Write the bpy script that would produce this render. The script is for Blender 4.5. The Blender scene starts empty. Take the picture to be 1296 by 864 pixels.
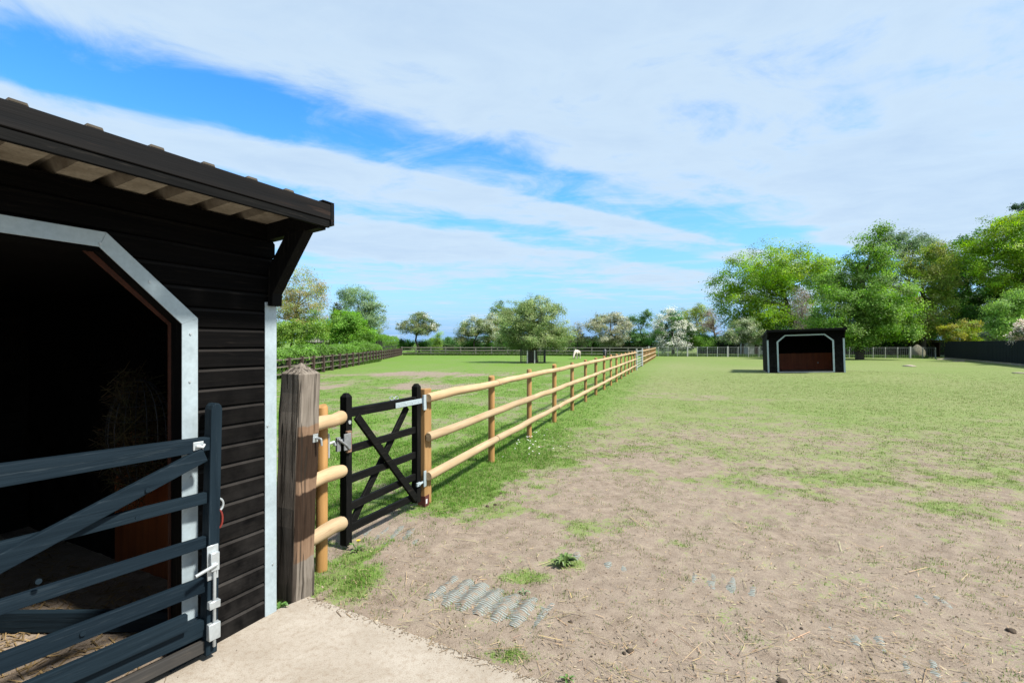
import bpy, bmesh, math, random
import numpy as np
from mathutils import Vector, Matrix

random.seed(7)
R = np.random.default_rng(7)
scn = bpy.context.scene
COL = scn.collection
F, HY, EYE = 620.0, 434.5, 1.65          # focal length in photo pixels, horizon row, eye height

def at(px, py, Y):
    return Vector(((px - 648) / F * Y, Y, EYE - (py - HY) / F * Y))
def ground_at(px, py):
    Y = F * EYE / (py - HY)
    return Vector(((px - 648) / F * Y, Y, 0))

# ------------------------------------------------------------------ noise
def _hash(ix, iy, seed):
    n = (ix.astype(np.int64) * 374761393 + iy.astype(np.int64) * 668265263 + seed * 1442695041) & 0xFFFFFFFF
    n = ((n ^ (n >> 13)) * 1274126177) & 0xFFFFFFFF
    n = (n ^ (n >> 16)) & 0xFFFFFFFF
    return n.astype(np.float64) / 4294967295.0
def vnoise(x, y, seed=0):
    ix, iy = np.floor(x), np.floor(y)
    fx, fy = x - ix, y - iy
    fx, fy = fx * fx * (3 - 2 * fx), fy * fy * (3 - 2 * fy)
    a, b = _hash(ix, iy, seed), _hash(ix + 1, iy, seed)
    c, d = _hash(ix, iy + 1, seed), _hash(ix + 1, iy + 1, seed)
    return (a * (1 - fx) + b * fx) * (1 - fy) + (c * (1 - fx) + d * fx) * fy
def fbm(x, y, octaves=4, seed=0):
    s, amp, tot = 0.0, 1.0, 0.0
    for k in range(octaves):
        s = s + amp * vnoise(x * 2 ** k + 17.3 * k, y * 2 ** k - 9.1 * k, seed + k)
        tot += amp; amp *= .55
    return s / tot
def sstep(a, b, x):
    t = np.clip((x - a) / (b - a), 0, 1)
    return t * t * (3 - 2 * t)

# ------------------------------------------------------------------ terrain
FT, F0 = .3387, -2.554                     # the long fence runs along X = FT*Y + F0
def terrain(x, y):
    x = np.asarray(x, float); y = np.asarray(y, float)
    z = 1.15 * sstep(76, 120, y) + 1.0 * sstep(120, 400, y)
    z = z + .13 * np.exp(-(((x - 18.6) / 3.2) ** 2 + ((y - 26) / 3.0) ** 2))
    z = z + .05 * (fbm(x * .12, y * .12, 3, 3) - .5) * sstep(6, 20, y)
    near = 1 - sstep(7, 14, np.hypot(x, y - 2))
    z = z + near * (0.014 * (fbm(x * 1.6, y * 1.6, 3, 5) - .5) + .026 * (fbm(x * 8, y * 9, 3, 8) - .5)) - .022 * near
    return z
def cover(x, y):
    """grass cover, lushness, dryness of the turf"""
    df = x - (FT * y + F0)                                     # distance to the right of the fence
    n1, n2, n3 = fbm(x * .55, y * .55, 4, 21), fbm(x * 2.2, y * 2.2, 4, 31), fbm(x * .16, y * .16, 3, 41)
    n0 = fbm(x * 6.5, y * 6.5, 3, 51)
    t = y + .55 * (x - 1.2) + (n1 - .5) * 8 + (n2 - .5) * 6 + (n0 - .5) * 4
    g = .22 + .27 * sstep(3.8, 9.5, t) + .42 * sstep(8, 21, t)
    for qx, qy, qa, qb in ((3.2, 5.3, .8, .45), (4.6, 5.0, .9, .4), (4.75, 4.15, .6, .28), (2.3, 6.2, .9, .5), (3.9, 5.9, 1.2, .5), (1.5, 7.3, 1.1, .6), (6.2, 6.1, 1.2, .6)):
        g = g + .22 * np.exp(-(((x - qx) / qa) ** 2 + ((y - qy) / qb) ** 2)) * sstep(.36, .62, n2 + .3 * (n0 - .5) + .06)
    g = g + .30 * np.exp(-(((x - .2) / 1.4) ** 2 + ((y - 4.5) / .5) ** 2)) * sstep(.45, .65, n2)
    g = np.where(y > 14, np.clip(g + (n2 - .5) * .3 - .22 * np.exp(-((x - 4) / 5.0) ** 2) * (1 - sstep(18, 36, y)), 0, 1), g)
    dn = df + (n2 - .5) * 1.5 + (n0 - .5) * .7 + (n1 - .5) * .6
    band = (1 - sstep(.25 + .01 * y, 1.25 + .035 * y, dn)) * sstep(4.0, 5.2, y + (n2 - .5) * 1.2 + (n0 - .5) * .6)
    g = np.maximum(g, band * .95)
    left = df < 0
    gl = .55 + .45 * sstep(.38, .62, n2 * .5 + n1 * .5 + .06 * sstep(16, 40, y)) + .25 * sstep(24, 38, y)
    gl = gl - .8 * np.exp(-(((x + 5.0) / 3.6) ** 2 + ((y - 26.5) / 2.2) ** 2)) - .35 * np.exp(-(((x + 5.5) / 3.5) ** 2 + ((y - 18.5) / 2.4) ** 2))
    gl = gl - .45 * np.exp(-(((x - 1.5) / 2.4) ** 2 + ((y - 34) / 1.6) ** 2))
    g = np.where(left & (y > 4.9), np.maximum(gl, band * .9 * (df > -.6)), g)
    # green verge between the slab, the posts and the little gate
    verge = np.exp(-(((x + 1.08) / .22) ** 2 + ((y - 3.42) / .40) ** 2)) * .95
    verge = np.maximum(verge, (df < .15) * (y > 3.0) * (y < 5) * .75 * sstep(.3, .55, n2 + .12))
    g = np.maximum(g, np.clip(verge * (.5 + n2), 0, 1))
    gate = np.exp(-(((x + 1.05) / .45) ** 2 + ((y - 4.45) / .45) ** 2)) * .55
    g = np.clip(g - gate, 0, 1)
    for (qx, qy, qr) in ((-.02, 2.62, .16), (.42, 3.72, .22), (.1, 3.5, .25)):
        g = np.maximum(g, .8 * np.exp(-(((x - qx) / qr) ** 2 + ((y - qy) / (qr * .6)) ** 2)) * sstep(.3, .6, n2 + .1))
    lush = np.clip(band * (.85 - .45 * sstep(10, 40, y)) + .6 * sstep(40, 66, y) * left + .25 * left + .6 * np.clip(verge, 0, 1) * (y < 5), 0, 1)
    dry = np.clip(.45 + .9 * (n3 - .5) + .14 * (~left) - .3 * sstep(20, 60, y), 0, 1)
    sw = (x + 1.48) * .8933 - (y - 3.03) * .4495
    sl_ = (x + 1.48) * .4495 + (y - 3.03) * .8933
    g = np.where((sw < .03) & (sl_ < .02), 0, g)               # bare floor inside the shelter
    lush = np.clip(lush + .40 * (~left) * (1 - sstep(7, 17, y)) * sstep(.40, .62, n2), 0, 1)
    return np.clip(g, 0, 1), lush, dry

# ------------------------------------------------------------------ mesh builder
class MB:
    def __init__(self):
        self.v, self.f, self.mi = [], [], []
    def add(self, vs, fs, mi=0):
        o = len(self.v)
        self.v += [tuple(p) for p in vs]
        self.f += [tuple(i + o for i in q) for q in fs]
        self.mi += [mi] * len(fs)
        return self
    def box(self, x0, x1, y0, y1, z0, z1, mi=0):
        vs = [(x, y, z) for z in (z0, z1) for y in (y0, y1) for x in (x0, x1)]
        return self.add(vs, [(0, 2, 3, 1), (4, 5, 7, 6), (0, 1, 5, 4), (2, 6, 7, 3), (0, 4, 6, 2), (1, 3, 7, 5)], mi)
    def bar(self, p, q, w, h, up=(0, 0, 1), w2=None, h2=None, mi=0):
        """a bar from p to q, w wide sideways, h along up"""
        p, q, up = Vector(p), Vector(q), Vector(up)
        d = (q - p).normalized(); s = d.cross(up).normalized(); u = s.cross(d).normalized()
        vs = []
        for c, ww, hh in ((p, w, h), (q, w2 or w, h2 or h)):
            for a, b in ((-1, -1), (1, -1), (1, 1), (-1, 1)):
                vs.append(c + s * a * ww / 2 + u * b * hh / 2)
        return self.add(vs, [(3, 2, 1, 0), (4, 5, 6, 7), (0, 1, 5, 4), (1, 2, 6, 5), (2, 3, 7, 6), (3, 0, 4, 7)], mi)
    def prism(self, poly, f0, f1, mi=0):
        """poly: list of 2D points; f0, f1 map a point to 3D on the two ends"""
        n = len(poly)
        vs = [f0(*p) for p in poly] + [f1(*p) for p in poly]
        fs = [tuple(range(n - 1, -1, -1)), tuple(range(n, 2 * n))] + [(i, (i + 1) % n, n + (i + 1) % n, n + i) for i in range(n)]
        return self.add(vs, fs, mi)
    def tube(self, pts, rad, n=8, cap=True, flat=None, mi=0):
        pts = [Vector(p) for p in pts]
        if not hasattr(rad, '__len__'): rad = [rad] * len(pts)
        vs, prev = [], None
        for i, p in enumerate(pts):
            d = (pts[min(i + 1, len(pts) - 1)] - pts[max(i - 1, 0)])
            d = d.normalized() if d.length > 1e-9 else Vector((0, 0, 1))
            ref = prev if prev is not None else (Vector((0, 0, 1)) if abs(d.z) < .9 else Vector((1, 0, 0)))
            s = d.cross(ref)
            if s.length < 1e-5: s = d.orthogonal()
            s.normalize(); u = s.cross(d).normalized(); prev = u
            for k in range(n):
                a = 2 * math.pi * k / n
                c, sn = math.cos(a), math.sin(a)
                if flat is not None: c = max(c, flat)
                vs.append(p + (s * c + u * sn) * rad[i])
        fs = []
        for i in range(len(pts) - 1):
            for k in range(n):
                a, b = i * n + k, i * n + (k + 1) % n
                fs.append((a, b, b + n, a + n))
        if cap:
            fs.append(tuple(range(n - 1, -1, -1))); fs.append(tuple((len(pts) - 1) * n + k for k in range(n)))
        return self.add(vs, fs, mi)
    def build(self, name, mat, parent=None, bevel=0, smooth=False, seg=1):
        me = bpy.data.meshes.new(name)
        me.from_pydata(self.v, [], self.f)
        mats = mat if isinstance(mat, (list, tuple)) else [mat]
        for m in mats: me.materials.append(m)
        if len(mats) > 1: me.polygons.foreach_set('material_index', self.mi)
        bm = bmesh.new(); bm.from_mesh(me)
        bmesh.ops.recalc_face_normals(bm, faces=bm.faces)
        if bevel:
            es = [e for e in bm.edges if len(e.link_faces) == 2 and e.calc_face_angle(0) > .5]
            bmesh.ops.bevel(bm, geom=es, offset=bevel, segments=seg, profile=.6, affect='EDGES', clamp_overlap=True)
        bm.to_mesh(me); bm.free()
        if smooth:
            me.polygons.foreach_set('use_smooth', [True] * len(me.polygons))
            me.set_sharp_from_angle(angle=math.radians(40))
        me.update()
        o = bpy.data.objects.new(name, me); COL.objects.link(o)
        if parent is not None: o.parent = parent
        return o

def quads_mesh(name, V, mat, cols=None, parent=None, nper=4):
    """V: (n, nper, 3) array of loose faces; cols: (n, 3)"""
    n = len(V)
    me = bpy.data.meshes.new(name)
    me.vertices.add(n * nper); me.loops.add(n * nper); me.polygons.add(n)
    me.vertices.foreach_set('co', np.ascontiguousarray(V, np.float32).ravel())
    me.loops.foreach_set('vertex_index', np.arange(n * nper, dtype=np.int32))
    me.polygons.foreach_set('loop_start', np.arange(0, n * nper, nper, dtype=np.int32))
    me.update(calc_edges=True)
    if cols is not None:
        a = me.attributes.new('tint', 'FLOAT_COLOR', 'POINT')
        c = np.ones((n, nper, 4), np.float32); c[:, :, :3] = np.asarray(cols)[:, None, :]
        a.data.foreach_set('color', c.ravel())
    me.materials.append(mat)
    o = bpy.data.objects.new(name, me); COL.objects.link(o)
    if parent is not None: o.parent = parent
    return o

def tag(o, label=None, cat=None, group=None, kind=None):
    if label: o['label'] = label
    if cat: o['category'] = cat
    if group: o['group'] = group
    if kind: o['kind'] = kind
    return o
def thing(name, label, cat, loc=(0, 0, 0), rz=0, group=None):
    o = bpy.data.objects.new(name, None); COL.objects.link(o)
    o.empty_display_size = .1
    o.location = loc; o.rotation_euler = (0, 0, rz)
    return tag(o, label, cat, group)

# ------------------------------------------------------------------ materials
class NT:
    def __init__(self, nt): self.nt = nt; self.n = nt.nodes; self.l = nt.links
    def node(self, t, **kw):
        n = self.n.new(t)
        for k, v in kw.items():
            if k == 'i':
                for kk, vv in v.items():
                    s = n.inputs[kk]
                    if hasattr(vv, 'is_output'): self.l.new(vv, s)
                    else: s.default_value = vv
            else: setattr(n, k, v)
        return n
    def math(self, op, a, b=0.0, c=None, clamp=False):
        i = {0: a, 1: b}
        if c is not None: i[2] = c
        return self.node('ShaderNodeMath', operation=op, use_clamp=clamp, i=i).outputs[0]
    def mix(self, fac, a, b, blend='MIX'):
        n = self.node('ShaderNodeMix', data_type='RGBA', blend_type=blend)
        for k, v in ((0, fac), (6, a), (7, b)):
            s = n.inputs[k]
            if hasattr(v, 'is_output'): self.l.new(v, s)
            elif k and len(v) == 3: s.default_value = (*v, 1)
            else: s.default_value = v
        return n.outputs[2]
    def scale(self, c, k=None): return self.mix(1.0, c, (k or KA,) * 3, 'MULTIPLY')
    def noise(self, vec, scale, detail=4, rough=.55, dist=0.0):
        n = self.node('ShaderNodeTexNoise', i={'Scale': scale, 'Detail': detail, 'Roughness': rough, 'Distortion': dist})
        if vec is not None: self.l.new(vec, n.inputs['Vector'])
        return n.outputs[0]
    def mapr(self, v, a, b, c=0.0, d=1.0):
        return self.node('ShaderNodeMapRange', i={0: v, 1: a, 2: b, 3: c, 4: d}).outputs[0]
    def coord(self, scale=(1, 1, 1), rot=(0, 0, 0), which='Object'):
        tc = self.node('ShaderNodeTexCoord')
        m = self.node('ShaderNodeMapping', i={'Scale': scale, 'Rotation': rot})
        self.l.new(tc.outputs[which], m.inputs[0])
        return m.outputs[0]

KA = .74
def sc3(c): return tuple(x * KA for x in c)
def new_mat(name):
    m = bpy.data.materials.new(name); m.use_nodes = True
    t = NT(m.node_tree)
    b = m.node_tree.nodes['Principled BSDF']
    return m, t, b

def wood(name, dark, light, axis='x', rough=.6, bump=.25, knots=True, grime=None, scale=1.0, spec=.4, lit_low=0):
    m, t, b = new_mat(name)
    sc = {'x': (1.2, 22, 22), 'y': (22, 1.2, 22), 'z': (22, 22, 1.2)}[axis]
    oi = t.node('ShaderNodeObjectInfo').outputs['Random']
    base = t.coord()
    off = t.node('ShaderNodeVectorMath', operation='ADD', i={0: base})
    cmb = t.node('ShaderNodeCombineXYZ', i={0: t.math('MULTIPLY', oi, 37.0), 1: t.math('MULTIPLY', oi, 91.0), 2: t.math('MULTIPLY', oi, 53.0)})
    t.l.new(cmb.outputs[0], off.inputs[1])
    mp = t.node('ShaderNodeMapping', i={'Scale': tuple(s * scale for s in sc), 'Vector': off.outputs[0]})
    g = t.noise(mp.outputs[0], 1.6, 6, .62, .4)
    big = t.noise(off.outputs[0], 2.1, 3)
    fac = t.math('ADD', t.math('MULTIPLY', g, .75), t.math('MULTIPLY', big, .35))
    col = t.mix(t.mapr(fac, .3, .8), dark, light)
    if knots:
        vo = t.node('ShaderNodeTexVoronoi', i={'Scale': 3.2, 'Vector': off.outputs[0]})
        k = t.mapr(vo.outputs['Distance'], .035, .075, 1, 0)
        col = t.mix(t.math('MULTIPLY', k, .6), col, tuple(c * .35 for c in dark))
    if grime:                                     # pale wear and dirt in flecks
        w = t.mapr(t.noise(mp.outputs[0], 3.4, 5, .7), .58, .75)
        col = t.mix(t.math('MULTIPLY', w, grime[1]), col, grime[0])
    col = t.mix(1.0, col, t.mix(oi, (.86, .87, .88), (1.10, 1.07, 1.03)), 'MULTIPLY')
    if lit_low:                                     # sunlit tone below the overhang painted in, strongest near the ground
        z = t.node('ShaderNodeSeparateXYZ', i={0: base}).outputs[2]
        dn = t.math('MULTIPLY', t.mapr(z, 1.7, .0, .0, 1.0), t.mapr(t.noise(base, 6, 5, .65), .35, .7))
        col = t.mix(t.math('MULTIPLY', dn, lit_low), col, (.095, .088, .082))
    t.l.new(t.scale(col), b.inputs['Base Color'])
    b.inputs['Roughness'].default_value = rough
    b.inputs['Specular IOR Level'].default_value = spec
    bp = t.node('ShaderNodeBump', i={'Strength': bump, 'Distance': .006, 'Height': g})
    t.l.new(bp.outputs[0], b.inputs['Normal'])
    return m

def metal(name, col=(.46, .555, .60), rough=.5, metallic=.3, spots=.22):
    m, t, b = new_mat(name)
    v = t.coord()
    n = t.noise(v, 38, 4, .6); n2 = t.noise(v, 5, 4, .6)
    f = t.math('ADD', t.math('MULTIPLY', n, .5), t.math('MULTIPLY', n2, .6))
    c = t.mix(t.mapr(f, .35, .75), tuple(x * (1 - spots) for x in col), tuple(min(1, x * (1 + spots * .5)) for x in col))
    t.l.new(t.scale(c, .8), b.inputs['Base Color'])
    t.l.new(t.mapr(n2, .3, .7, rough - .1, rough + .15), b.inputs['Roughness'])
    b.inputs['Metallic'].default_value = metallic
    return m

def plain(name, col, rough=.7, var=.3, scale=8, bump=0.0, metallic=0):
    m, t, b = new_mat(name)
    v = t.coord()
    n = t.noise(v, scale, 5, .6)
    c = t.mix(t.mapr(n, .3, .7), tuple(x * (1 - var) for x in col), tuple(min(1, x * (1 + var)) for x in col))
    t.l.new(t.scale(c), b.inputs['Base Color'])
    b.inputs['Roughness'].default_value = rough; b.inputs['Metallic'].default_value = metallic
    if bump:
        bp = t.node('ShaderNodeBump', i={'Strength': bump, 'Distance': .01, 'Height': n}); t.l.new(bp.outputs[0], b.inputs['Normal'])
    return m

def leafy(name, trans=.48, rough=.55, k=1.0):
    m, t, b = new_mat(name)
    a = t.node('ShaderNodeAttribute', attribute_name='tint')
    kc = t.scale(a.outputs['Color'], k)
    t.l.new(kc, b.inputs['Base Color'])
    b.inputs['Roughness'].default_value = rough
    b.inputs['Specular IOR Level'].default_value = .25
    tr = t.node('ShaderNodeBsdfTranslucent')
    hs = t.node('ShaderNodeHueSaturation', i={'Saturation': 1.15, 'Value': 1.3, 'Color': kc})
    t.l.new(hs.outputs[0], tr.inputs['Color'])
    mx = t.node('ShaderNodeMixShader', i={0: trans, 1: b.outputs[0], 2: tr.outputs[0]})
    t.l.new(mx.outputs[0], m.node_tree.nodes['Material Output'].inputs['Surface'])
    return m

LEAF = leafy('leaf')
BLADE = leafy('grass_blade', .3, .6, .82)
DRYBIT = leafy('dry_litter', .05, .8, .76)
BARK = wood('bark', (.035, .028, .02), (.12, .10, .075), 'z', .9, .6, False)
PALEBARK = wood('pale_bark', (.12, .105, .085), (.26, .235, .2), 'z', .9, .5, False)
BLACKW = {a: wood('black_stain_' + a, (.003, .0035, .004), (.012, .012, .0115), a, .65, .5, True, ((.075, .066, .056), .5), spec=.06) for a in 'xz'}
BLUEW = {a: wood('blue_black_stain_' + a, (.0042, .0112, .0185), (.0135, .0262, .0385), a, .7, .8, True, ((.065, .088, .105), .5), spec=.09) for a in 'xyz'}
WORNW = wood('worn_stain', (.02, .021, .022), (.075, .066, .056), 'x', .75, .4, False, ((.22, .18, .13), .6))
FASCIA = wood('fascia_stain', (.003, .0055, .008), (.021, .018, .0165), 'x', .6, .6, True, ((.075, .046, .033), .55), scale=.35, spec=.07)
SIDING = wood('siding_stain', (.0012, .0014, .002), (.006, .0055, .0052), 'x', .75, .5, True, ((.035, .029, .025), .4), spec=.04, lit_low=.24)
LEDGE = wood('lit_ledge', (.005, .005, .0052), (.034, .031, .029), 'x', .8, .5, False, spec=.05, lit_low=.45)  # paler ledges, light from above put into the colour
PINE = {a: wood('new_pine_' + a, (.32, .17, .055), (.52, .31, .13), a, .7, .3, True, ((.22, .11, .04), .4)) for a in 'xz'}
PINE_RAIL = wood('peeled_rail', (.35, .235, .12), (.61, .46, .285), 'x', .7, .45, True, ((.20, .115, .055), .65), scale=.7)
PINE_POST = wood('pine_post', (.30, .155, .045), (.50, .29, .105), 'z', .7, .35, True, ((.20, .10, .035), .5), scale=.8)
DKRAIL = wood('weathered_rail', (.09, .075, .06), (.20, .175, .15), 'x', .8, .3, False)
DKFENCE = wood('brown_post', (.035, .022, .018), (.085, .055, .045), 'z', .8, .3, False)
GREYRAIL = wood('grey_rail', (.20, .18, .155), (.40, .37, .32), 'x', .8, .3, False)
PLY = wood('red_ply', (.18, .042, .012), (.42, .13, .04), 'z', .45, .1, False, scale=.6)
PLYFAR = wood('worn_red_boards', (.17, .028, .006), (.46, .11, .024), 'z', .6, .2, False, ((.45, .17, .05), .6), scale=.25)
PLYEDGE = plain('ply_edge', (.075, .022, .010), .7, .25, 30)
GALV = metal('galvanised')
GALVB = metal('galvanised_fitting', (.55, .60, .62), .4, .5, .25)
WIRE = metal('wire', (.42, .44, .45), .5, .5, .2)
PALEPOST = metal('pale_post', (.46, .47, .45), .7, .05, .2)
IRONG = metal('weathered_fitting', (.30, .32, .33), .55, .5, .4)
IRON = plain('dark_iron', (.02, .022, .025), .6, .3, 20)
RUST = plain('old_hinge', (.22, .13, .08), .7, .4, 40)
REDM = plain('red_carabiner', (.32, .05, .04), .4, .2, 30, metallic=.5)
MARKER = plain('red_mark', (.10, .02, .015), .8, .3, 20)
WHITE = plain('white_paint', (.75, .76, .75), .6, .1, 10)

def sheet_mat():
    m, t, b = new_mat('fibre_cement')
    v = t.coord()
    n = t.noise(v, 7, 6, .65); n2 = t.noise(v, 60, 3)
    c = t.mix(t.mapr(n, .3, .7), (.17, .145, .11), (.36, .33, .27))
    c = t.mix(t.math('MULTIPLY', t.mapr(n2, .5, .7), .4), c, (.12, .11, .08))
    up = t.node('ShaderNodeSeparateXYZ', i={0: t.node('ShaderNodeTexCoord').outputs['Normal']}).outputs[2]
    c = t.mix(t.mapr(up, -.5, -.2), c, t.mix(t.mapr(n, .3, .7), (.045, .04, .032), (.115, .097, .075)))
    b.inputs['Specular IOR Level'].default_value = .1
    t.l.new(t.scale(c, 1.0), b.inputs['Base Color']); b.inputs['Roughness'].default_value = .9
    return m
SHEET = sheet_mat()

def oldpost_mat():
    m, t, b = new_mat('old_post_wood')
    tc = t.node('ShaderNodeTexCoord').outputs['Object']
    mp = t.node('ShaderNodeMapping', i={'Scale': (26, 26, 1.6), 'Vector': tc})
    g = t.noise(mp.outputs[0], 1.5, 7, .65, .6)
    big = t.noise(tc, 4, 4, .6)
    f = t.math('ADD', t.math('MULTIPLY', g, .8), t.math('MULTIPLY', big, .3))
    grey = t.mix(t.mapr(f, .35, .8), (.085, .070, .056), (.36, .315, .265))
    sep = t.node('ShaderNodeSeparateXYZ', i={0: tc})
    z = t.math('ADD', sep.outputs[2], t.math('MULTIPLY', t.math('SUBTRACT', t.noise(tc, 14, 3), .5), .05))
    nrm = t.node('ShaderNodeSeparateXYZ', i={0: t.node('ShaderNodeTexCoord').outputs['Normal']})
    face = t.mapr(nrm.outputs[0], .3, .6)                     # the marks are on one face of the post
    tan = t.mix(t.mapr(f, .35, .8), (.13, .075, .042), (.34, .215, .135))
    dk = t.mix(t.mapr(f, .35, .8), (.008, .005, .004), (.034, .021, .015))
    def band(a, bb): return t.math('MULTIPLY', t.mapr(z, a, a + .012), t.mapr(z, bb, bb + .012, 1, 0))
    col = t.mix(t.math('MULTIPLY', band(.26, 1.13), t.math('MULTIPLY', face, .85)), grey, tan)
    for a, bb in ((.78, 1.07), (.40, .70)):
        col = t.mix(t.math('MULTIPLY', band(a, bb), t.math('MULTIPLY', face, .9)), col, dk)
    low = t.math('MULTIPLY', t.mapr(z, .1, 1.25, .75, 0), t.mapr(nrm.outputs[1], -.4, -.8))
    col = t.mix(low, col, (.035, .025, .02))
    # drying cracks
    cr = t.node('ShaderNodeMapping', i={'Scale': (30, 30, 1.1), 'Vector': tc})
    c2 = t.mapr(t.noise(cr.outputs[0], 1.3, 2, .5, .3), .40, .435, 1, 0)
    col = t.mix(t.math('MULTIPLY', c2, .7), col, (.03, .025, .02))
    t.l.new(t.scale(col), b.inputs['Base Color']); b.inputs['Roughness'].default_value = .9; b.inputs['Specular IOR Level'].default_value = .06
    h = t.math('SUBTRACT', g, c2)
    bp = t.node('ShaderNodeBump', i={'Strength': .6, 'Distance': .008, 'Height': h}); t.l.new(bp.outputs[0], b.inputs['Normal'])
    return m
OLDPOST = oldpost_mat()

def concrete_mat():
    m, t, b = new_mat('concrete')
    v = t.coord()
    n1, n2, n3 = t.noise(v, 2.2, 5, .6), t.noise(v, 28, 5, .7), t.noise(v, 160, 3, .6)
    c = t.mix(t.mapr(n1, .3, .7), (.29, .25, .20), (.40, .36, .305))
    c = t.mix(t.math('MULTIPLY', t.mapr(n2, .48, .68), .55), c, (.22, .165, .115))
    c = t.mix(t.math('MULTIPLY', t.mapr(n3, .55, .66), .6), c, (.15, .115, .085))
    c = t.mix(t.math('MULTIPLY', t.mapr(n3, .42, .3), .35), c, (.55, .51, .45))
    n5 = t.noise(v, 5.5, 6, .7, .8)
    c = t.mix(t.math('MULTIPLY', t.mapr(n5, .55, .70), .30), c, (.22, .17, .12))
    b.inputs['Specular IOR Level'].default_value = .2
    t.l.new(t.scale(c, .88), b.inputs['Base Color']); b.inputs['Roughness'].default_value = .9
    h = t.math('ADD', t.math('MULTIPLY', n2, .6), t.math('MULTIPLY', n3, .4))
    bp = t.node('ShaderNodeBump', i={'Strength': .5, 'Distance': .006, 'Height': h}); t.l.new(bp.outputs[0], b.inputs['Normal'])
    return m

def ground_mat():
    m, t, b = new_mat('pasture')
    a = t.node('ShaderNodeAttribute', attribute_name='cover')
    s = t.node('ShaderNodeSeparateColor', i={0: a.outputs['Color']})
    g, lush, dry = s.outputs[0], s.outputs[1], s.outputs[2]
    v = t.coord()
    n_f, n_m, n_l, n_x = t.noise(v, 55, 5, .7), t.noise(v, 9, 5, .65), t.noise(v, 1.3, 4, .6), t.noise(v, 190, 3, .7)
    # earth: pale dusty loam with darker clods and chaff flecks
    e = t.mix(t.mapr(t.math('ADD', t.math('MULTIPLY', n_m, .5), t.math('MULTIPLY', n_f, .5)), .36, .64), (.15, .113, .086), (.385, .315, .25))
    e = t.mix(t.math('MULTIPLY', t.mapr(n_l, .35, .65), .4), e, (.315, .26, .21))
    scuff = t.noise(v, 4.2, 6, .72, .6)
    e = t.mix(t.math('MULTIPLY', t.mapr(scuff, .53, .66), .38), e, (.16, .118, .088))
    e = t.mix(t.math('MULTIPLY', t.mapr(n_f, .52, .66), .6), e, (.125, .088, .062))
    e = t.mix(t.math('MULTIPLY', t.mapr(n_x, .55, .66), .65), e, (.47, .39, .28))
    e = t.mix(t.math('MULTIPLY', t.mapr(n_x, .44, .34), .5), e, (.12, .085, .06))
    # turf
    gr = t.mix(t.mapr(n_m, .3, .7), (.105, .178, .030), (.180, .268, .062))
    strw = t.mix(t.mapr(n_f, .3, .7), (.25, .225, .13), (.36, .32, .20))
    df = t.math('MULTIPLY', t.mapr(t.math('ADD', t.math('MULTIPLY', n_f, .5), t.math('MULTIPLY', n_m, .5)), .42, .62), t.math('MULTIPLY', dry, .95))
    gr = t.mix(df, gr, strw)
    lg = t.mix(t.mapr(n_f, .3, .7), (.085, .185, .018), (.15, .265, .040))
    gr = t.mix(t.math('MULTIPLY', lush, .85), gr, lg)
    k = t.math('ADD', t.math('MULTIPLY', n_f, .42), t.math('ADD', t.math('MULTIPLY', n_m, .40), t.math('MULTIPLY', n_l, .18)))
    k = t.math('ADD', t.math('MULTIPLY', t.math('SUBTRACT', k, .5), 3.0), .5)
    mask = t.mapr(t.math('ADD', k, t.math('SUBTRACT', g, 1.0)), -.07, .13)
    mask = t.math('MAXIMUM', t.math('MULTIPLY', mask, t.mapr(n_x, .30, .52, .45, 1.0)), t.mapr(g, .86, 1.0))
    t.l.new(t.mix(mask, t.scale(e, .77), t.scale(gr, .80)), b.inputs['Base Color'])
    b.inputs['Roughness'].default_value = .95; b.inputs['Specular IOR Level'].default_value = .15
    h = t.math('ADD', t.math('MULTIPLY', n_f, .6), t.math('ADD', t.math('MULTIPLY', n_m, .18), t.math('MULTIPLY', n_x, .5)))
    bp = t.node('ShaderNodeBump', i={'Strength': .45, 'Distance': .02, 'Height': h}); t.l.new(bp.outputs[0], b.inputs['Normal'])
    return m

# ------------------------------------------------------------------ ground sheet
def axis(lo, a, b, hi, fine, grow):
    xs = list(np.arange(a, b, fine)); s, x = fine, xs[-1]
    while x < hi: s = min(s * grow, 12); x += s; xs.append(x)
    s, x = fine, xs[0]; pre = []
    while x > lo: s = min(s * grow, 12); x -= s; pre.append(x)
    return np.array(pre[::-1] + xs)
gx, gy = axis(-420, -2.6, 6.5, 420, .04, 1.06), axis(-60, 2.0, 8.0, 560, .04, 1.05)
GX, GY = np.meshgrid(gx, gy)
nx, ny = len(gx), len(gy)
GZ = terrain(GX, GY)
me = bpy.data.meshes.new('ground')
idx = np.arange(nx * ny).reshape(ny, nx)
q = np.stack([idx[:-1, :-1], idx[:-1, 1:], idx[1:, 1:], idx[1:, :-1]], -1).reshape(-1, 4)
me.vertices.add(nx * ny); me.loops.add(q.size); me.polygons.add(len(q))
me.vertices.foreach_set('co', np.stack([GX, GY, GZ], -1).astype(np.float32).ravel())
me.loops.foreach_set('vertex_index', q.astype(np.int32).ravel())
me.polygons.foreach_set('loop_start', np.arange(0, q.size, 4, dtype=np.int32))
me.polygons.foreach_set('use_smooth', np.ones(len(q), bool))
me.update(calc_edges=True)
cg, cl, cd = cover(GX, GY)
ca = me.attributes.new('cover', 'FLOAT_COLOR', 'POINT')
ca.data.foreach_set('color', np.stack([cg, cl, cd, np.ones_like(cg)], -1).astype(np.float32).ravel())
me.materials.append(ground_mat())
tag(bpy.data.objects.new('ground', me), kind='structure')
COL.objects.link(bpy.data.objects['ground'])

# ------------------------------------------------------------------ near shelter frame of reference
C0 = Vector((-1.48, 3.03, 0)); WD = Vector((.4495, .8933, 0)); WN = Vector((.8933, -.4495, 0))
W, D = 4.25, 3.3
RZ = math.atan2(WD.y, WD.x)

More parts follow.
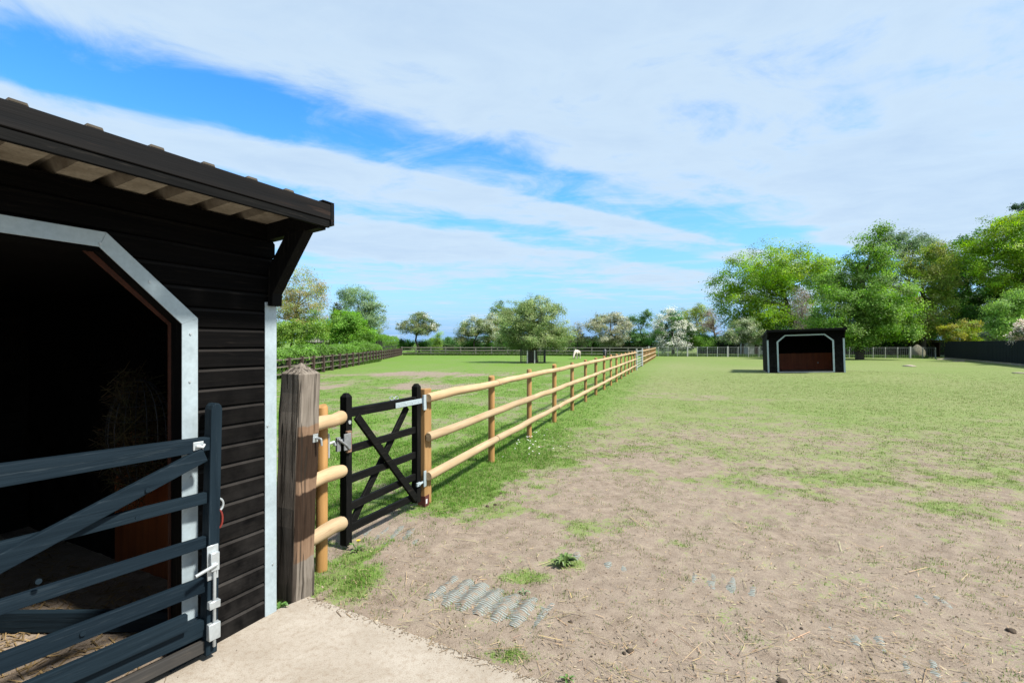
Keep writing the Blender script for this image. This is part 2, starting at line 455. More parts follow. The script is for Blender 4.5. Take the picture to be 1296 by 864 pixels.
# concrete apron
slab = MB()
p1, p2 = Vector((-1.33, 3.21, 0)), Vector((.165, 2.392, 0))
dirE = (p2 - p1).normalized()
poly = [C0 + WN * .0, p1]
for k in range(1, 40):
    p = p1 + dirE * (k * .11)
    nrm = Vector((dirE.y, -dirE.x, 0))
    poly.append(p + nrm * .018 * (random.random() - .5))
poly += [p1 + dirE * 5 + Vector((0, -4, 0)), C0 - WD * 6 + WN * 3.0, C0 - WD * 6]
slab.prism([(p.x, p.y) for p in poly], lambda x, y: (x, y, -.12), lambda x, y: (x, y, .0))
tag(slab.build('concrete_path', concrete_mat(), bevel=.008), kind='structure')

# ------------------------------------------------------------------ field shelter
def open_x(z):
    """half-open edges of the opening (left, right) at height z, or None"""
    if z >= 2.115: return None
    i = .51 if z <= 1.765 else .51 + (z - 1.765) / (2.115 - 1.765) * .37
    return i, W - i
def roof_z(y): return 2.374 - .08 * y
def shelter(root, near, W=W):
    open_x = lambda z: None if z >= 2.115 else (lambda i: (i, W - i))(.51 if z <= 1.765 else .51 + (z - 1.765) / .35 * .37)
    # front siding: bevelled boards, each cut to the opening
    sd = MB(); z0, pitch = .0, .1087
    while z0 < 2.30:
        prof = [(-.004, z0), (-.020, z0), (-.020, z0 + .084), (-.004, z0 + .101), (.0, z0 + pitch), (.012, z0 + pitch), (.012, z0)]
        prof = [(y, min(z, 2.37)) for y, z in prof]
        spans = [(lambda z: 0.0, lambda z: W)] if open_x(z0 + pitch) is None else [(lambda z: 0.0, lambda z: open_x(z)[0]), (lambda z: open_x(z)[1], lambda z: W)]
        if open_x(z0) is not None and open_x(z0 + pitch) is None:
            spans = [(lambda z: 0.0, lambda z: (open_x(min(z, 2.11)))[0] + (0 if z < 2.11 else 1.25)), (lambda z: (open_x(min(z, 2.11)))[1] - (0 if z < 2.11 else 1.25), lambda z: W)]
        for a, b in spans:
            sd.prism(prof, lambda y, z, a=a: (a(z), y, z), lambda y, z, b=b: (b(z), y, z))
            sd.mi[-5] = 1                                    # bevel of each board, painted lighter as if catching the sky
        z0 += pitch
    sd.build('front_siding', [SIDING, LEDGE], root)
    hd = MB(); hd.box(.3, W - .3, .012, .09, 2.116, 2.36); hd.box(.02, W - .02, .02, .07, 2.30, 2.368)
    hd.build('header_beam', BLACKW['x'], root)
    # other walls, boards outside, ply inside only where light reaches
    bw = MB(); bw.box(.0, W, D - .03, D, -.15, roof_z(D))
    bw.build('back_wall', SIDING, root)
    for x0 in (.0, W - .03):
        s = MB()
        s.prism([(.03, -.15), (D - .031, -.15), (D - .031, roof_z(D - .031)), (.03, roof_z(.03) - .002)], lambda y, z: (x0, y, z), lambda y, z: (x0 + .03, y, z))
        zz = .11
        while zz < 2.2:                                    # board edges on the outside
            xo = x0 - .006 if x0 == 0 else x0 + .03
            s.box(xo, xo + .006, .06, D - .04, zz - .085, min(zz, roof_z(D) - .01)); zz += .1087
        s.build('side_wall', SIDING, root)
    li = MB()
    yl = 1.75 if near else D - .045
    for x0, x1, y0, y1 in ((.032, .044, .125, yl), (W - .044, W - .032, .125, yl), (.046, W - .046, D - .044, D - .032)):  # linings stop low, dark wall above stands in for light falling off
        MB().box(x0, x1, y0, y1, -.1, 1.03 if near else 1.02).build('lit_lining', BLACKW['x'] if near and x1 - x0 > 1 else PLY if near else PLYFAR, root)  # near back lining blackened to paint the shade deep inside
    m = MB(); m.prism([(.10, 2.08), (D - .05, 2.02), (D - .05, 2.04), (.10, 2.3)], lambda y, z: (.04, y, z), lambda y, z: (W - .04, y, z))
    m.build('shade_panel', BLACKW['x'], root)  # added dark panel, paints the shade under the roof
    # ply behind the front wall, its edge showing in the opening
    for sgn in (0, 1):
        X = (lambda x: x) if sgn == 0 else (lambda x: W - x)
        ed = MB(); ed.prism([(.06, .05), (.538, .05), (.538, 1.748), (.912, 2.085), (.06, 2.085)], lambda x, z: (X(x), .11, z), lambda x, z: (X(x), .122, z))
        ed.build('lining_edge', PLYEDGE, root)
        jm = MB()
        jm.prism([(.44, .0), (.528, .0), (.528, 1.757), (.905, 2.112), (.78, 2.112), (.44, 1.80)], lambda x, z: (X(x), .013, z), lambda x, z: (X(x), .108, z))
        jm.build('jamb', BLACKW['z'], root)
    # galvanised angle round the opening
    tr = MB(); zb = .2 if near else .02
    A = [(.467, zb), (.467, 1.783), (.8765, 2.157), (W - .8765, 2.157), (W - .467, 1.783), (W - .467, zb)]
    B = [(.548, zb), (.548, 1.750), (.9035, 2.086), (W - .9035, 2.086), (W - .548, 1.750), (W - .548, zb)]
    for k in range(5):
        y0 = -.0255 - (.0012 if k % 2 else 0)
        tr.prism([A[k], A[k + 1], B[k + 1], B[k]], lambda x, z: (x, y0, z), lambda x, z: (x, -.0205, z))
    trim = tr.build('opening_trim', GALV, root, bevel=.0012)
    if near:
        for x, z in ((W - .507, 1.70), (W - .51, 1.45), (W - .505, .95), (W - .50, .5), (W - .90, 2.10), (W - .70, 1.95), (W - .02, .30), (W - .055, 1.15)):
            MB().tube([(x, -.026, z), (x, -.0305, z)], .006, 8).build('screw', GALVB, trim, smooth=True)
        kb = MB(); kb.box(W - .62, W - .42, -.055, -.0215, .005, .205)
        kb.build('kick_block', BLUEW['x'], root, bevel=.004)
    # corner angles
    for x0, x1, xs in ((W - .071, W + .008, W + .002), (-.008, .071, -.008)):
        c = MB(); c.box(x0, x1, -.0255, -.0205, .0, 1.90); c.box(xs, xs + .006, -.0203, .06, .0, 1.90)
        c.build('corner_trim', GALV, root, bevel=.001)
    # braces, end rafters
    for x0 in (W - .056, .0 - .012):
        b = MB()
        b.prism([(-.002, 1.877), (-.065, 1.877), (-.068, 1.95), (-.345, 2.33), (-.345, 2.375), (-.16, 2.375), (-.022, 2.19), (-.022, 1.902), (-.002, 1.902)][:8] if False else
                [(-.0265, 1.877), (-.070, 1.877), (-.074, 1.95), (-.345, 2.305), (-.19, 2.305), (-.0265, 2.10)],
                lambda y, z: (x0, y, z), lambda y, z: (x0 + .068, y, z))
        b.build('brace', BLACKW['z'], root, bevel=.003)
        r = MB()
        r.prism([(-.447, 2.306), (D, 2.06), (D, roof_z(D) - .002), (-.447, roof_z(-.447) - .002)], lambda y, z: (x0 + .004, y, z), lambda y, z: (x0 + .062, y, z))
        r.build('rafter', BLACKW['x'], root)
    # corrugated roof sheet
    top, bot = [], []
    xs = []; x = W - .238
    while x > .15: xs.append(x); x -= .215
    pts = [(-.01, 0)]
    for xc in sorted(xs): pts += [(xc - .045, 0), (xc - .024, .052), (xc + .024, .052), (xc + .045, 0)]
    pts += [(W + .012, 0)]
    rf = MB()
    def roofline(y, th): return [(x, y, roof_z(y) + h + th) for x, h in pts]
    ya, yb = -.449, D + .12
    n = len(pts)
    vs = roofline(ya, 0) + roofline(yb, 0) + roofline(ya, .009) + roofline(yb, .009)
    fs = []
    for i in range(n - 1):
        fs += [(i, i + 1, n + i + 1, n + i), (2 * n + i, 3 * n + i, 3 * n + i + 1, 2 * n + i + 1), (i, 2 * n + i, 2 * n + i + 1, i + 1), (n + i, n + i + 1, 3 * n + i + 1, 3 * n + i)]
    fs += [(0, n, 3 * n, 2 * n), (n - 1, 3 * n - 1, 4 * n - 1, 2 * n - 1)]
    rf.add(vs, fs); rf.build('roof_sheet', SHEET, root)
    fa = MB(); fa.box(-.02, W + .02, -.474, -.450, 2.362, 2.452); fa.build('fascia_board', FASCIA, root, bevel=.003)
    fb = MB(); fb.box(-.018, W + .018, -.468, -.450, 2.318, 2.3615); fb.build('fascia_strip', BLACKW['x'], root, bevel=.003)
    for x0 in (-.045, W + .021):
        v = MB()
        v.prism([(-.474, 2.335), (D + .1, 2.05), (D + .1, roof_z(D) + .05), (-.474, 2.458)], lambda y, z: (x0, y, z), lambda y, z: (x0 + .024, y, z))
        v.prism([(-.474, 2.460), (D + .1, roof_z(D) + .052), (D + .1, roof_z(D) + .057), (-.474, 2.466)], lambda y, z: (x0 - (.06 if x0 > 1 else 0), y, z), lambda y, z: (x0 + (.024 if x0 > 1 else .084), y, z))
        v.build('verge_board', FASCIA, root)
    if not near:
        s = MB(); s.box(.55, W - .55, -.05, .02, .0, .055); s.build('threshold', PALEPOST, root)
        s = MB(); s.box(-.04, W + .04, -.035, D + .02, -.22, -.002); s.build('base_skid', GREYRAIL, root)
        for xx in (.70, W - .72): MB().tube([(xx, D - .05, .42), (xx, D - .09, .42)], .035, 8).build('wall_ring', GALVB, root)

o = C0 - WD * W
shelter(thing('field_shelter', 'open black timber field shelter with galvanised trim, standing beside the concrete', 'field shelter', (o.x, o.y, 0), RZ), True)
# the second one out in the paddock
rz2 = math.radians(-23)
fs = thing('field_shelter', 'small black field shelter alone on the paddock grass, red boards inside', 'field shelter', (14.19, 27.15, .03), rz2)
fs.rotation_euler = (0, math.radians(-1.7), rz2)
fs.scale = (1, 1, .955)
shelter(fs, False, 3.62)

# plank inside, hay net, loose hay
pk = MB(); pk.box(0, 2.3, -.02, .02, 0, .115)
k = pk.build('plank', BLUEW['x'], None, bevel=.003); k.location = (-4.15, 2.82, -.01); k.rotation_euler = (0, 0, math.radians(.5))
tag(k, 'blue-black plank on edge across the shelter floor behind the big gate', 'plank')
def hay_tint(n): 
    b = R.uniform(.45, 1.0, (n, 1)); return b * np.array([[.075, .058, .024]]) * (1 + R.normal(0, .12, (n, 3)))
def strips(P, Dv, L, w, nrm=None):
    """flat thin strips centred at P along unit Dv"""
    up = R.normal(size=P.shape) if nrm is None else nrm
    s = np.cross(Dv, up); s /= np.linalg.norm(s, axis=1, keepdims=True) + 1e-9
    a, b = Dv * (L / 2)[:, None], s * (w / 2)[:, None]
    return np.stack([P - a - b, P + a - b, P + a + b, P - a + b], 1)
nh = 2600
ph = R.normal(size=(nh, 3)); ph /= np.linalg.norm(ph, axis=1, keepdims=True); ph *= R.uniform(.55, 1, (nh, 1)) ** .5
ph = ph * np.array([.16, .16, .36]) * (1 + .35 * np.sin(ph[:, :1] * 5 + ph[:, 2:] * 4))
dh = R.normal(size=(nh, 3)); dh /= np.linalg.norm(dh, axis=1, keepdims=True)
hc = C0 - WD * .25 - WN * .98 + Vector((0, 0, 1.06))
hn = thing('hay_net', 'net of hay hanging on the inner wall of the open shelter', 'hay net', hc)
quads_mesh('hay', strips(ph, dh, R.uniform(.06, .2, nh), np.full(nh, .004)), DRYBIT, hay_tint(nh), hn)
nb = MB()
for i in range(9):
    a = math.pi * i / 9
    ring = [(math.cos(a) * .175 * math.sin(t), math.sin(a) * .175 * math.sin(t), .35 * math.cos(t)) for t in np.linspace(0, 2 * math.pi, 20)]
    nb.tube(ring, .003, 4, False)
for zz in np.linspace(-.28, .28, 7):
    rr = .178 * math.sqrt(max(0, 1 - (zz / .35) ** 2))
    nb.tube([(rr * math.cos(t), rr * math.sin(t), zz) for t in np.linspace(0, 2 * math.pi, 18)], .003, 4, False)
nb.build('net', IRON, hn)

# ------------------------------------------------------------------ big field gate in front of the shelter
GDIR = Vector((.534, .8455, 0))
gz = math.atan2(GDIR.y, GDIR.x)
gt = thing('field_gate', 'wide blue-black five bar gate with galvanised drop bolt in front of the open shelter', 'gate', (-1.552, 2.579, 0), gz)
# local x runs along the gate, the free end at x = 0; -y is the front
def gbox(name, x0, x1, y0, y1, za0, za1, zb0, zb1, mat, bev=.004):
    m = MB()
    m.add([(x0, y0, za0), (x0, y1, za0), (x0, y1, za1), (x0, y0, za1), (x1, y0, zb0), (x1, y1, zb0), (x1, y1, zb1), (x1, y0, zb1)],
          [(0, 1, 2, 3), (7, 6, 5, 4), (0, 4, 5, 1), (1, 5, 6, 2), (2, 6, 7, 3), (3, 7, 4, 0)])
    return m.build(name, mat, gt, bevel=bev, seg=2)
def stile(xa, lean, top):
    m = MB(); w, d = .056, .07
    prof = [(0, .03), (0, top - .03), (.006, top - .012), (.018, top), (w - .018, top), (w - .006, top - .012), (w, top - .03), (w, .03)]
    m.prism([(x, z) for x, z in prof], lambda x, z: (xa - x + lean * z / top, 0, z), lambda x, z: (xa - x + lean * z / top, d, z))
    return m.build('stile', BLUEW['z'], gt, bevel=.006, seg=2)
stile(0, .028, 1.335); stile(-2.97, 0, 1.38)
gbox('rail', -2.96, -.030, .008, .066, 1.080, 1.225, 1.093, 1.160, BLUEW['x'])
for z0, z1 in ((.816, .873), (.588, .645), (.357, .434)):
    gbox('rail', -2.96, -.038, .022, .052, z0, z1, z0, z1, BLUEW['x'])
gbox('kick_board', -2.9, -.145, -.010, .020, .213, .296, .213, .296, BLUEW['x'])
gbox('rail', -2.96, -.05, .023, .055, .130, .216, .130, .216, BLUEW['x'])
gbox('rail', -2.96, -.05, .018, .052, .046, .106, .046, .106, WORNW)
m = MB(); m.bar((-.062, .006, 1.078), (-2.72, .006, -.04 + .12), .030, .072, (0, 0, 1)); gbr = m.build('brace', BLUEW['x'], gt, bevel=.004, seg=2)
for x, z in ((-.36, .845), (-.70, .69), (-.9, .62), (-.55, .395), (-.32, .962)):
    MB().tube([(x, -.013 if z > .5 and x < -.3 else .018, z), (x, -.019 if z > .5 and x < -.3 else .013, z)], .011, 10).build('bolt_head', BLUEW['x'], gbr, smooth=True)
m = MB()                                             # drop bolt with its handle and keepers
m.tube([(-.024, -.018, .075), (-.022, -.018, .50), (-.020, -.018, .535)], .0085, 10)
m.box(-.052, .004, -.006, -.001, .42, .60); m.box(-.045, -.002, -.030, -.0062, .47, .565)
m.box(-.052, .003, -.030, -.001, .275, .315); m.box(-.055, .003, -.030, -.001, .115, .20)
db = m.build('drop_bolt', GALVB, gt, bevel=.003, smooth=True)
m = MB(); m.tube([(-.02, -.018, .50), (-.02, -.035, .505), (-.135, -.060, .492)], .0085, 10); m.build('handle', GALVB, db, smooth=True)
m = MB(); m.box(-.115, -.065, .002, .0075, 1.105, 1.148); m.tube([(-.105, -.004, 1.128), (-.075, -.012, 1.12), (-.065, -.004, 1.132)], .008, 8)
m.build('latch_plate', GALVB, gt, bevel=.002)
m = MB(); m.tube([(.018 + .028 * math.cos(a), .03, .79 + .034 * math.sin(a)) for a in np.linspace(-2.0, 2.6, 14)], .006, 8)
m.build('staple_ring', GALVB, gt, smooth=True)
m = MB(); m.tube([(.022 + .016 * math.cos(a), .03 - .008 * math.cos(a), .715 + .048 * math.sin(a)) for a in np.linspace(0, 2 * math.pi, 18)], .0055, 8, False)
m.build('carabiner', REDM, gt, smooth=True)

# ------------------------------------------------------------------ big weathered gate post
op = thing('gate_post', 'thick weathered grey square post with pyramid top at the concrete corner', 'post', (-1.44, 3.235, -.02), math.radians(-20.8))
op.rotation_euler = (math.radians(-.6), math.radians(1.6), math.radians(-20.8))
m = MB(); a, c = .092, .018
ring = [(a, -a + c), (a, a - c), (a - c, a), (-a + c, a), (-a, a - c), (-a, -a + c), (-a + c, -a), (a - c, -a)]
levels = np.linspace(-.25, 1.475, 15)
vs, fs_ = [], []
for L in levels:
    for i, (x, y) in enumerate(ring):
        j = .004 * math.sin(L * 5 + i * 1.7) + .0025 * math.sin(L * 13 + i)
        vs.append((x + j * (x / a), y + j * (y / a), L))
n = 8
for l in range(len(levels) - 1):
    for i in range(n): fs_.append((l * n + i, l * n + (i + 1) % n, (l + 1) * n + (i + 1) % n, (l + 1) * n + i))
b0 = (len(levels) - 1) * n
vs.append((0.004, 0, 1.545)); fs_ += [(b0 + i, b0 + (i + 1) % n, len(vs) - 1) for i in range(n)]
fs_.append(tuple(range(n - 1, -1, -1)))
m.add(vs, fs_); m.build('shaft', OLDPOST, op, bevel=.003)
m = MB(); m.box(a + .001, a + .006, .025, .07, 1.02, 1.075); m.tube([(a + .003, .048, 1.05), (a + .05, .05, 1.045)], .008, 8); m.tube([(a + .05, .05, 1.045), (a + .052, .055, 1.0)], .007, 8)
m.build('gate_hook', GALVB, op, bevel=.001)

# ------------------------------------------------------------------ post and rail fence
FD = Vector((FT, 1, 0)).normalized(); FN = Vector((FD.y, -FD.x, 0)); fz = math.atan2(FD.y, FD.x)
def fence_pt(Y): return Vector((FT * Y + F0, Y, 0))
RAILZ = (1.10, .70, .31)
def gz_at(v): return float(terrain(v.x, v.y))
def wobble_rail(L, z, y, r=.0475, off=0, ends=True):
    n = max(3, int(L / .45)) if L > 1 else 5
    pts = [(off + L * i / (n - 1), y + random.uniform(-.006, .006), z + random.uniform(-.009, .007)) for i in range(n)]
    rr = [r * random.uniform(.93, 1.07) for _ in pts]
    if ends:
        d = pts[1][0] - pts[0][0]
        pts = [pts[0], (pts[0][0] + .02, *pts[0][1:]), *pts[1:-1], (pts[-1][0] - .02, *pts[-1][1:]), pts[-1]]
        rr = [rr[0] * .86, rr[0], *rr[1:-1], rr[-1], rr[-1] * .86]
    return MB().tube(pts, rr, 14, True, flat=-.45)
def round_post(x, y, h, r, z0=-.3):
    p = MB(); p.tube([(x + random.uniform(-.004, .004), y, z0), (x, y, .3), (x + random.uniform(-.006, .006), y, h - .012), (x, y, h)], [r * 1.03, r, r, r * .84], 12)
    return p
def fence_run(root, xs, L, rail_spans, post_r=.046, h=1.185):
    for x in xs: round_post(x, .068, h + random.uniform(-.015, .02), post_r * random.uniform(.94, 1.06)).build('post', PINE_POST, root, smooth=True)
    for z, a, b in rail_spans: wobble_rail(b - a, z, -.012, off=a).build('rail', PINE_RAIL, root, smooth=True)
P0 = Vector((-.867, 4.98, 0))
lf = thing('post_and_rail_fence', 'long new pine post and rail fence running from little black gate to metal gate', 'fence', (P0.x, P0.y, 0), fz)
xs = [2.0 + 1.85 * i for i in range(14)]
spans = []
for zi, z in enumerate(RAILZ):
    cuts = [.0] + [x for i, x in enumerate(xs) if i % 2 == (zi % 2)] + [xs[-1] + .08]
    cuts = [c for i, c in enumerate(cuts) if i == 0 or c - cuts[i - 1] > .3]
    spans += [(z, a, b - .004) for a, b in zip(cuts, cuts[1:])]
fence_run(lf, xs, 0, spans)
m = MB(); m.box(.0, .085, .02, .10, -.3, 1.185); gp = m.build('post', PINE['z'], lf, bevel=.006)
m = MB(); m.box(.095, .17, .035, .105, -.3, 1.18); m.build('post', PINE['z'], lf, bevel=.006)
m = MB(); m.box(-.002, .087, .018, .102, -.05, .095); pb = m.build('painted_band', MARKER, gp)
m = MB(); m.box(.012, .042, .0150, .0175, .015, .06); m.build('tag', WHITE, gp)

# far stretch past the metal gate
e0 = fence_pt(35.3); e1 = fence_pt(56.5); L2 = (e1 - e0).length
lf2 = thing('post_and_rail_fence', 'far stretch of new pine post and rail fence beyond the metal gate', 'fence', (e0.x, e0.y, 0), fz)
xs2 = [i * L2 / 12 for i in range(13)]
fence_run(lf2, xs2, L2, [(z, a, b - .005) for z in RAILZ for a, b in zip(xs2[::2], xs2[2::2])])
# short stretch beside the weathered post
s0 = fence_pt(3.30); 
sf = thing('post_and_rail_fence', 'short pine fence end with three sawn rails between the weathered post and black gate', 'fence', (s0.x, s0.y, 0), fz)
for z in RAILZ: wobble_rail(.44, z - .01, -.012, .051, 0).build('rail', PINE_RAIL, sf, smooth=True)
round_post(.31, .072, 1.19, .042).build('post', PINE_POST, sf, smooth=True)
round_post(.05, .085, 1.12, .030).build('post', PINE_POST, sf, smooth=True)
m = MB(); m.box(.335, .35, .03, .112, .80, .98); m.tube([(.35, .05, .90), (.40, .035, .91), (.41, .03, .88)], .011, 8); m.tube([(.345, .08, .86), (.385, .06, .94)], .009, 8)
m.build('latch', GALVB, sf, bevel=.002)

# ------------------------------------------------------------------ little black gate
g0 = Vector((-1.355, 4.0, 0)); g1 = Vector((-.965, 4.94, 0)); GL = (g1 - g0).length
bz = math.atan2((g1 - g0).y, (g1 - g0).x)
bg = thing('garden_gate', 'narrow black wooden gate with crossed braces and grey strap hinges in the pine fence', 'gate', (g0.x, g0.y, .0), bz)
def bstile(x, z0, top, w=.068):
    m = MB(); h = w / 2
    vs = [(x + a * h, b * h, z) for z in (z0, top - .035) for a, b in ((-1, -1), (1, -1), (1, 1), (-1, 1))]
    vs += [(x + a * h * .45, b * h * .45, top - .004) for a, b in ((-1, -1), (1, -1), (1, 1), (-1, 1))]
    fs = [(3, 2, 1, 0)] + [(l * 4 + i, l * 4 + (i + 1) % 4, l * 4 + 4 + (i + 1) % 4, l * 4 + 4 + i) for l in (0, 1) for i in range(4)] + [(8, 9, 10, 11)]
    m.add(vs, fs); return m.build('stile', BLACKW['z'], bg, bevel=.004, seg=2)
bstile(0, .01, 1.25); bstile(GL, .052, 1.25)
for z0, z1, z2, z3, t in ((1.046, 1.118, 1.036, 1.118, .052), (.75, .812, .752, .816, .03), (.50, .565, .502, .566, .03), (.275, .338, .284, .348, .03), (.095, .163, .085, .150, .03)):
    m = MB()
    y0 = -t / 2
    m.add([(.032, y0, z0), (.032, -y0, z0), (.032, -y0, z1), (.032, y0, z1), (GL - .032, y0, z2), (GL - .032, -y0, z2), (GL - .032, -y0, z3), (GL - .032, y0, z3)],
          [(0, 1, 2, 3), (7, 6, 5, 4), (0, 4, 5, 1), (1, 5, 6, 2), (2, 6, 7, 3), (3, 7, 4, 0)])
    m.build('rail', BLACKW['x'], bg, bevel=.003)
m = MB(); m.bar((.09, -.031, 1.045), (GL - .05, -.031, .10), .028, .068); m.build('brace', BLACKW['x'], bg, bevel=.003)
m = MB(); m.bar((.06, .031, .10), (GL - .12, .031, 1.02), .028, .066); m.build('brace', BLACKW['x'], bg, bevel=.003)
m = MB(); m.box(GL - .40, GL + .05, -.043, -.037, 1.045, 1.095); m.box(GL + .034, GL + .082, -.070, -.0615, .975, 1.13)
m.tube([(GL + .046, -.056, .985), (GL + .046, -.056, 1.125)], .012, 8)
for k in range(4): m.tube([(GL - .35 + k * .11, -.0431, 1.07), (GL - .35 + k * .11, -.048, 1.07)], .008, 8)
m.build('hinge', GALV, bg, bevel=.002)
m = MB(); m.box(GL + .034, GL + .080, -.070, -.0615, .20, .36); m.tube([(GL - .03, -.05, .24), (GL + .05, -.05, .25)], .012, 8); m.box(GL - .06, GL + .0, -.055, -.036, .225, .262)
m.build('hinge', GALV, bg, bevel=.002)
m = MB(); m.box(-.05, .0, -.062, -.035, .77, .945); m.build('latch_block', RUST, bg, bevel=.004)
m = MB(); m.tube([(-.06, -.05, .88), (-.14, -.03, .875), (-.16, -.02, .85)], .014, 8); m.box(-.10, -.02, -.072, -.0625, .80, .93); m.box(-.155, -.115, -.05, -.03, .80, .91); m.tube([(-.15, -.055, .90), (-.08, -.075, .84), (-.05, -.075, .81)], .010, 8)
MB().tube([(0, -.0345, 1.01), (0, -.041, 1.01)], .016, 10).build('bolt_head', GALVB, bg)
m.build('latch', IRONG, bg, bevel=.002)
m = MB(); m.tube([(GL * .62 + .03 * math.cos(a) * (1 + .4 * math.cos(a)), .02 + .01 * math.sin(3 * a), 1.135 + .018 * math.sin(a)) for a in np.linspace(0, 2 * math.pi, 16)], .004, 6, False)
m.tube([(GL * .70 + .03 * math.cos(a), .02, 1.13 + .016 * math.sin(a)) for a in np.linspace(0, 2 * math.pi, 14)], .004, 6, False)
m.build('chain', GALVB, bg)

# ------------------------------------------------------------------ metal field gate in the long fence
ga, gb = fence_pt(30.35), fence_pt(35.05); LG = (gb - ga).length
mg = thing('metal_gate', 'galvanised tubular field gate closing the gap in the pine fence', 'gate', (ga.x, ga.y, 0), fz)
m = MB(); m.tube([(0, 0, .12), (0, 0, 1.2)], .03, 8); m.tube([(LG, 0, .12), (LG, 0, 1.2)], .03, 8)
mf = m.build('frame', GALVB, mg, smooth=True)
for z in (.16, .33, .50, .68, .88, 1.14):
    m = MB(); m.tube([(.0, 0, z), (LG, 0, z)], .024 if z < 1 else .03, 8); m.build('rail', GALVB, mg, smooth=True)
for x in (LG * .25, LG * .5, LG * .75):
    m = MB(); m.box(x - .03, x + .03, -.034, -.025, .14, 1.16); m.build('strap', GALVB, mf)
for x in (-.12, LG + .1):
    m = MB(); m.tube([(x, .0, -.3), (x, .0, 1.32)], .05, 10); m.build('post', PALEPOST, mg)

# ------------------------------------------------------------------ rail fences round the left field
def rail_fence(name, label, pts, h, spacing, pm, rm, nrails, pw=.12, group=None, rw=.09):
    pts = [Vector((x, y, 0)) for x, y in pts]
    root = thing(name, label, 'fence', (pts[0].x, pts[0].y, 0), 0, group)
    O = pts[0]
    loc = []
    for a, b in zip(pts, pts[1:]):
        n = max(1, round((b - a).length / spacing))
        loc += [a + (b - a) * i / n for i in range(n)]
    loc.append(pts[-1])
    zs = [(float(terrain(p.x, p.y))) for p in loc]
    for p, z in list(zip(loc, zs))[:100]:
        m = MB(); q = p - O; m.box(q.x - pw / 2, q.x + pw / 2, q.y - pw / 2, q.y + pw / 2, z - .2, z + h * random.uniform(.98, 1.04)); m.build('post', pm, root)
    for k in range(nrails):
        f = (k + .75) / nrails if nrails > 1 else .8
        step = 4
        for i in range(0, len(loc) - 1, step):
            m = MB()
            for j in range(i, min(i + step, len(loc) - 1)):
                a, b = loc[j] - O, loc[j + 1] - O
                off = Vector((0, -pw / 2 - .025, 0))
                m.bar(a + off + Vector((0, 0, zs[j] + h * f)), b + off + Vector((0, 0, zs[j + 1] + h * f)), .035, rw)
            m.build('rail', rm, root)
    return root
rail_fence('rail_fence', 'old brown post and rail fence along the foot of the clipped hedge', [(-9.6, 1), (-10.15, 15), (-10.9, 28.3), (-11.6, 37), (-13.5, 52.5), (-15.6, 69)], .98, 1.75, DKFENCE, DKRAIL, 3, .15, None, .06)
rail_fence('rail_fence', 'grey three rail fence across the far end of the horse field', [(-15.6, 69.3), (-5, 67.5), (6, 65.5), (17.2, 62.5)], 1.18, 2.2, GREYRAIL, GREYRAIL, 3, .14, None, .12)

# wire fence with pale posts
def wire_fence(label, pts, h, spacing):
    pts = [Vector((x, y, 0)) for x, y in pts]
    root = thing('wire_fence', label, 'fence', (pts[0].x, pts[0].y, 0)); O = pts[0]; loc = []
    for a, b in zip(pts, pts[1:]):
        n = max(1, round((b - a).length / spacing)); loc += [a + (b - a) * i / n for i in range(n)]
    loc.append(pts[-1])
    for i, p in enumerate(loc):
        q = p - O; z = float(terrain(p.x, p.y)); w = .075 if i % 4 == 0 else .04
        m = MB(); m.box(q.x - w, q.x + w, q.y - w, q.y + w, z - .2, z + h * (1.06 if i % 4 == 0 else 1)); m.build('post', PALEPOST, root)
    m = MB()
    for a, b in zip(loc, loc[1:]):
        a, b = a - O, b - O
        for f in (.12, .3, .48, .66, .84): m.bar(a + Vector((0, -.05, h * f)), b + Vector((0, -.05, h * f)), .012, .014)
        for t in np.linspace(0, 1, 7)[:-1]:
            p = a + (b - a) * t + Vector((0, -.065, 0)); m.bar(p + Vector((0, 0, .05)), p + Vector((0, 0, h * .9)), .010, .010, (0, 1, 0))
    m.build('wire_mesh', WIRE, root)
    m = MB()
    for a, b in zip(loc, loc[1:]):
        m.bar(a - O + Vector((0, 0, h * .97)), b - O + Vector((0, 0, h * .97)), .035, .035)
    m.build('top_rail', PALEPOST, root)
wire_fence('pale posted wire mesh fence along the far side of the grass paddock', [(17.6, 63), (30, 59.5), (47.2, 54.6)], 1.22, 1.22)

# dark close-boarded fence
BFENCE = wood('dark_board', (.005, .010, .015), (.016, .025, .034), 'z', .75, .3, False, spec=.15)
ca_, cb_ = Vector((47.5, 53.8, 0)), Vector((31.0, 24.5, 0))
dv = (cb_ - ca_); LB = dv.length
bf = thing('board_fence', 'tall dark close boarded fence closing the side of the paddock', 'fence', (ca_.x, ca_.y, 0), math.atan2(dv.y, dv.x))
npan = int(LB / 1.83)
for i in range(npan):
    m = MB(); x = i * 1.83
    for b in range(12):
        j = random.uniform(-.012, .012)
        m.box(x + b * .1525, x + b * .1525 + .148, -.012 + (b % 2) * .012, .006 + (b % 2) * .012, .14, 1.86 + j)
    m.build('board_panel', BFENCE, bf)
    m = MB(); m.box(x - .05, x + .05, .021, .10, -.2, 1.84); m.build('post', BFENCE, bf)
    m = MB(); m.box(x + .05, x + 1.78, -.03, -.013, -.05, .139); m.build('gravel_board', GREYRAIL, bf)
rp = MB(); rp.box(-.02, .02, .0, 1.1, .05, 1.9); rp.build('return_panel', plain('pale_blue_board', (.10, .16, .18), .7, .25, 5), bf)

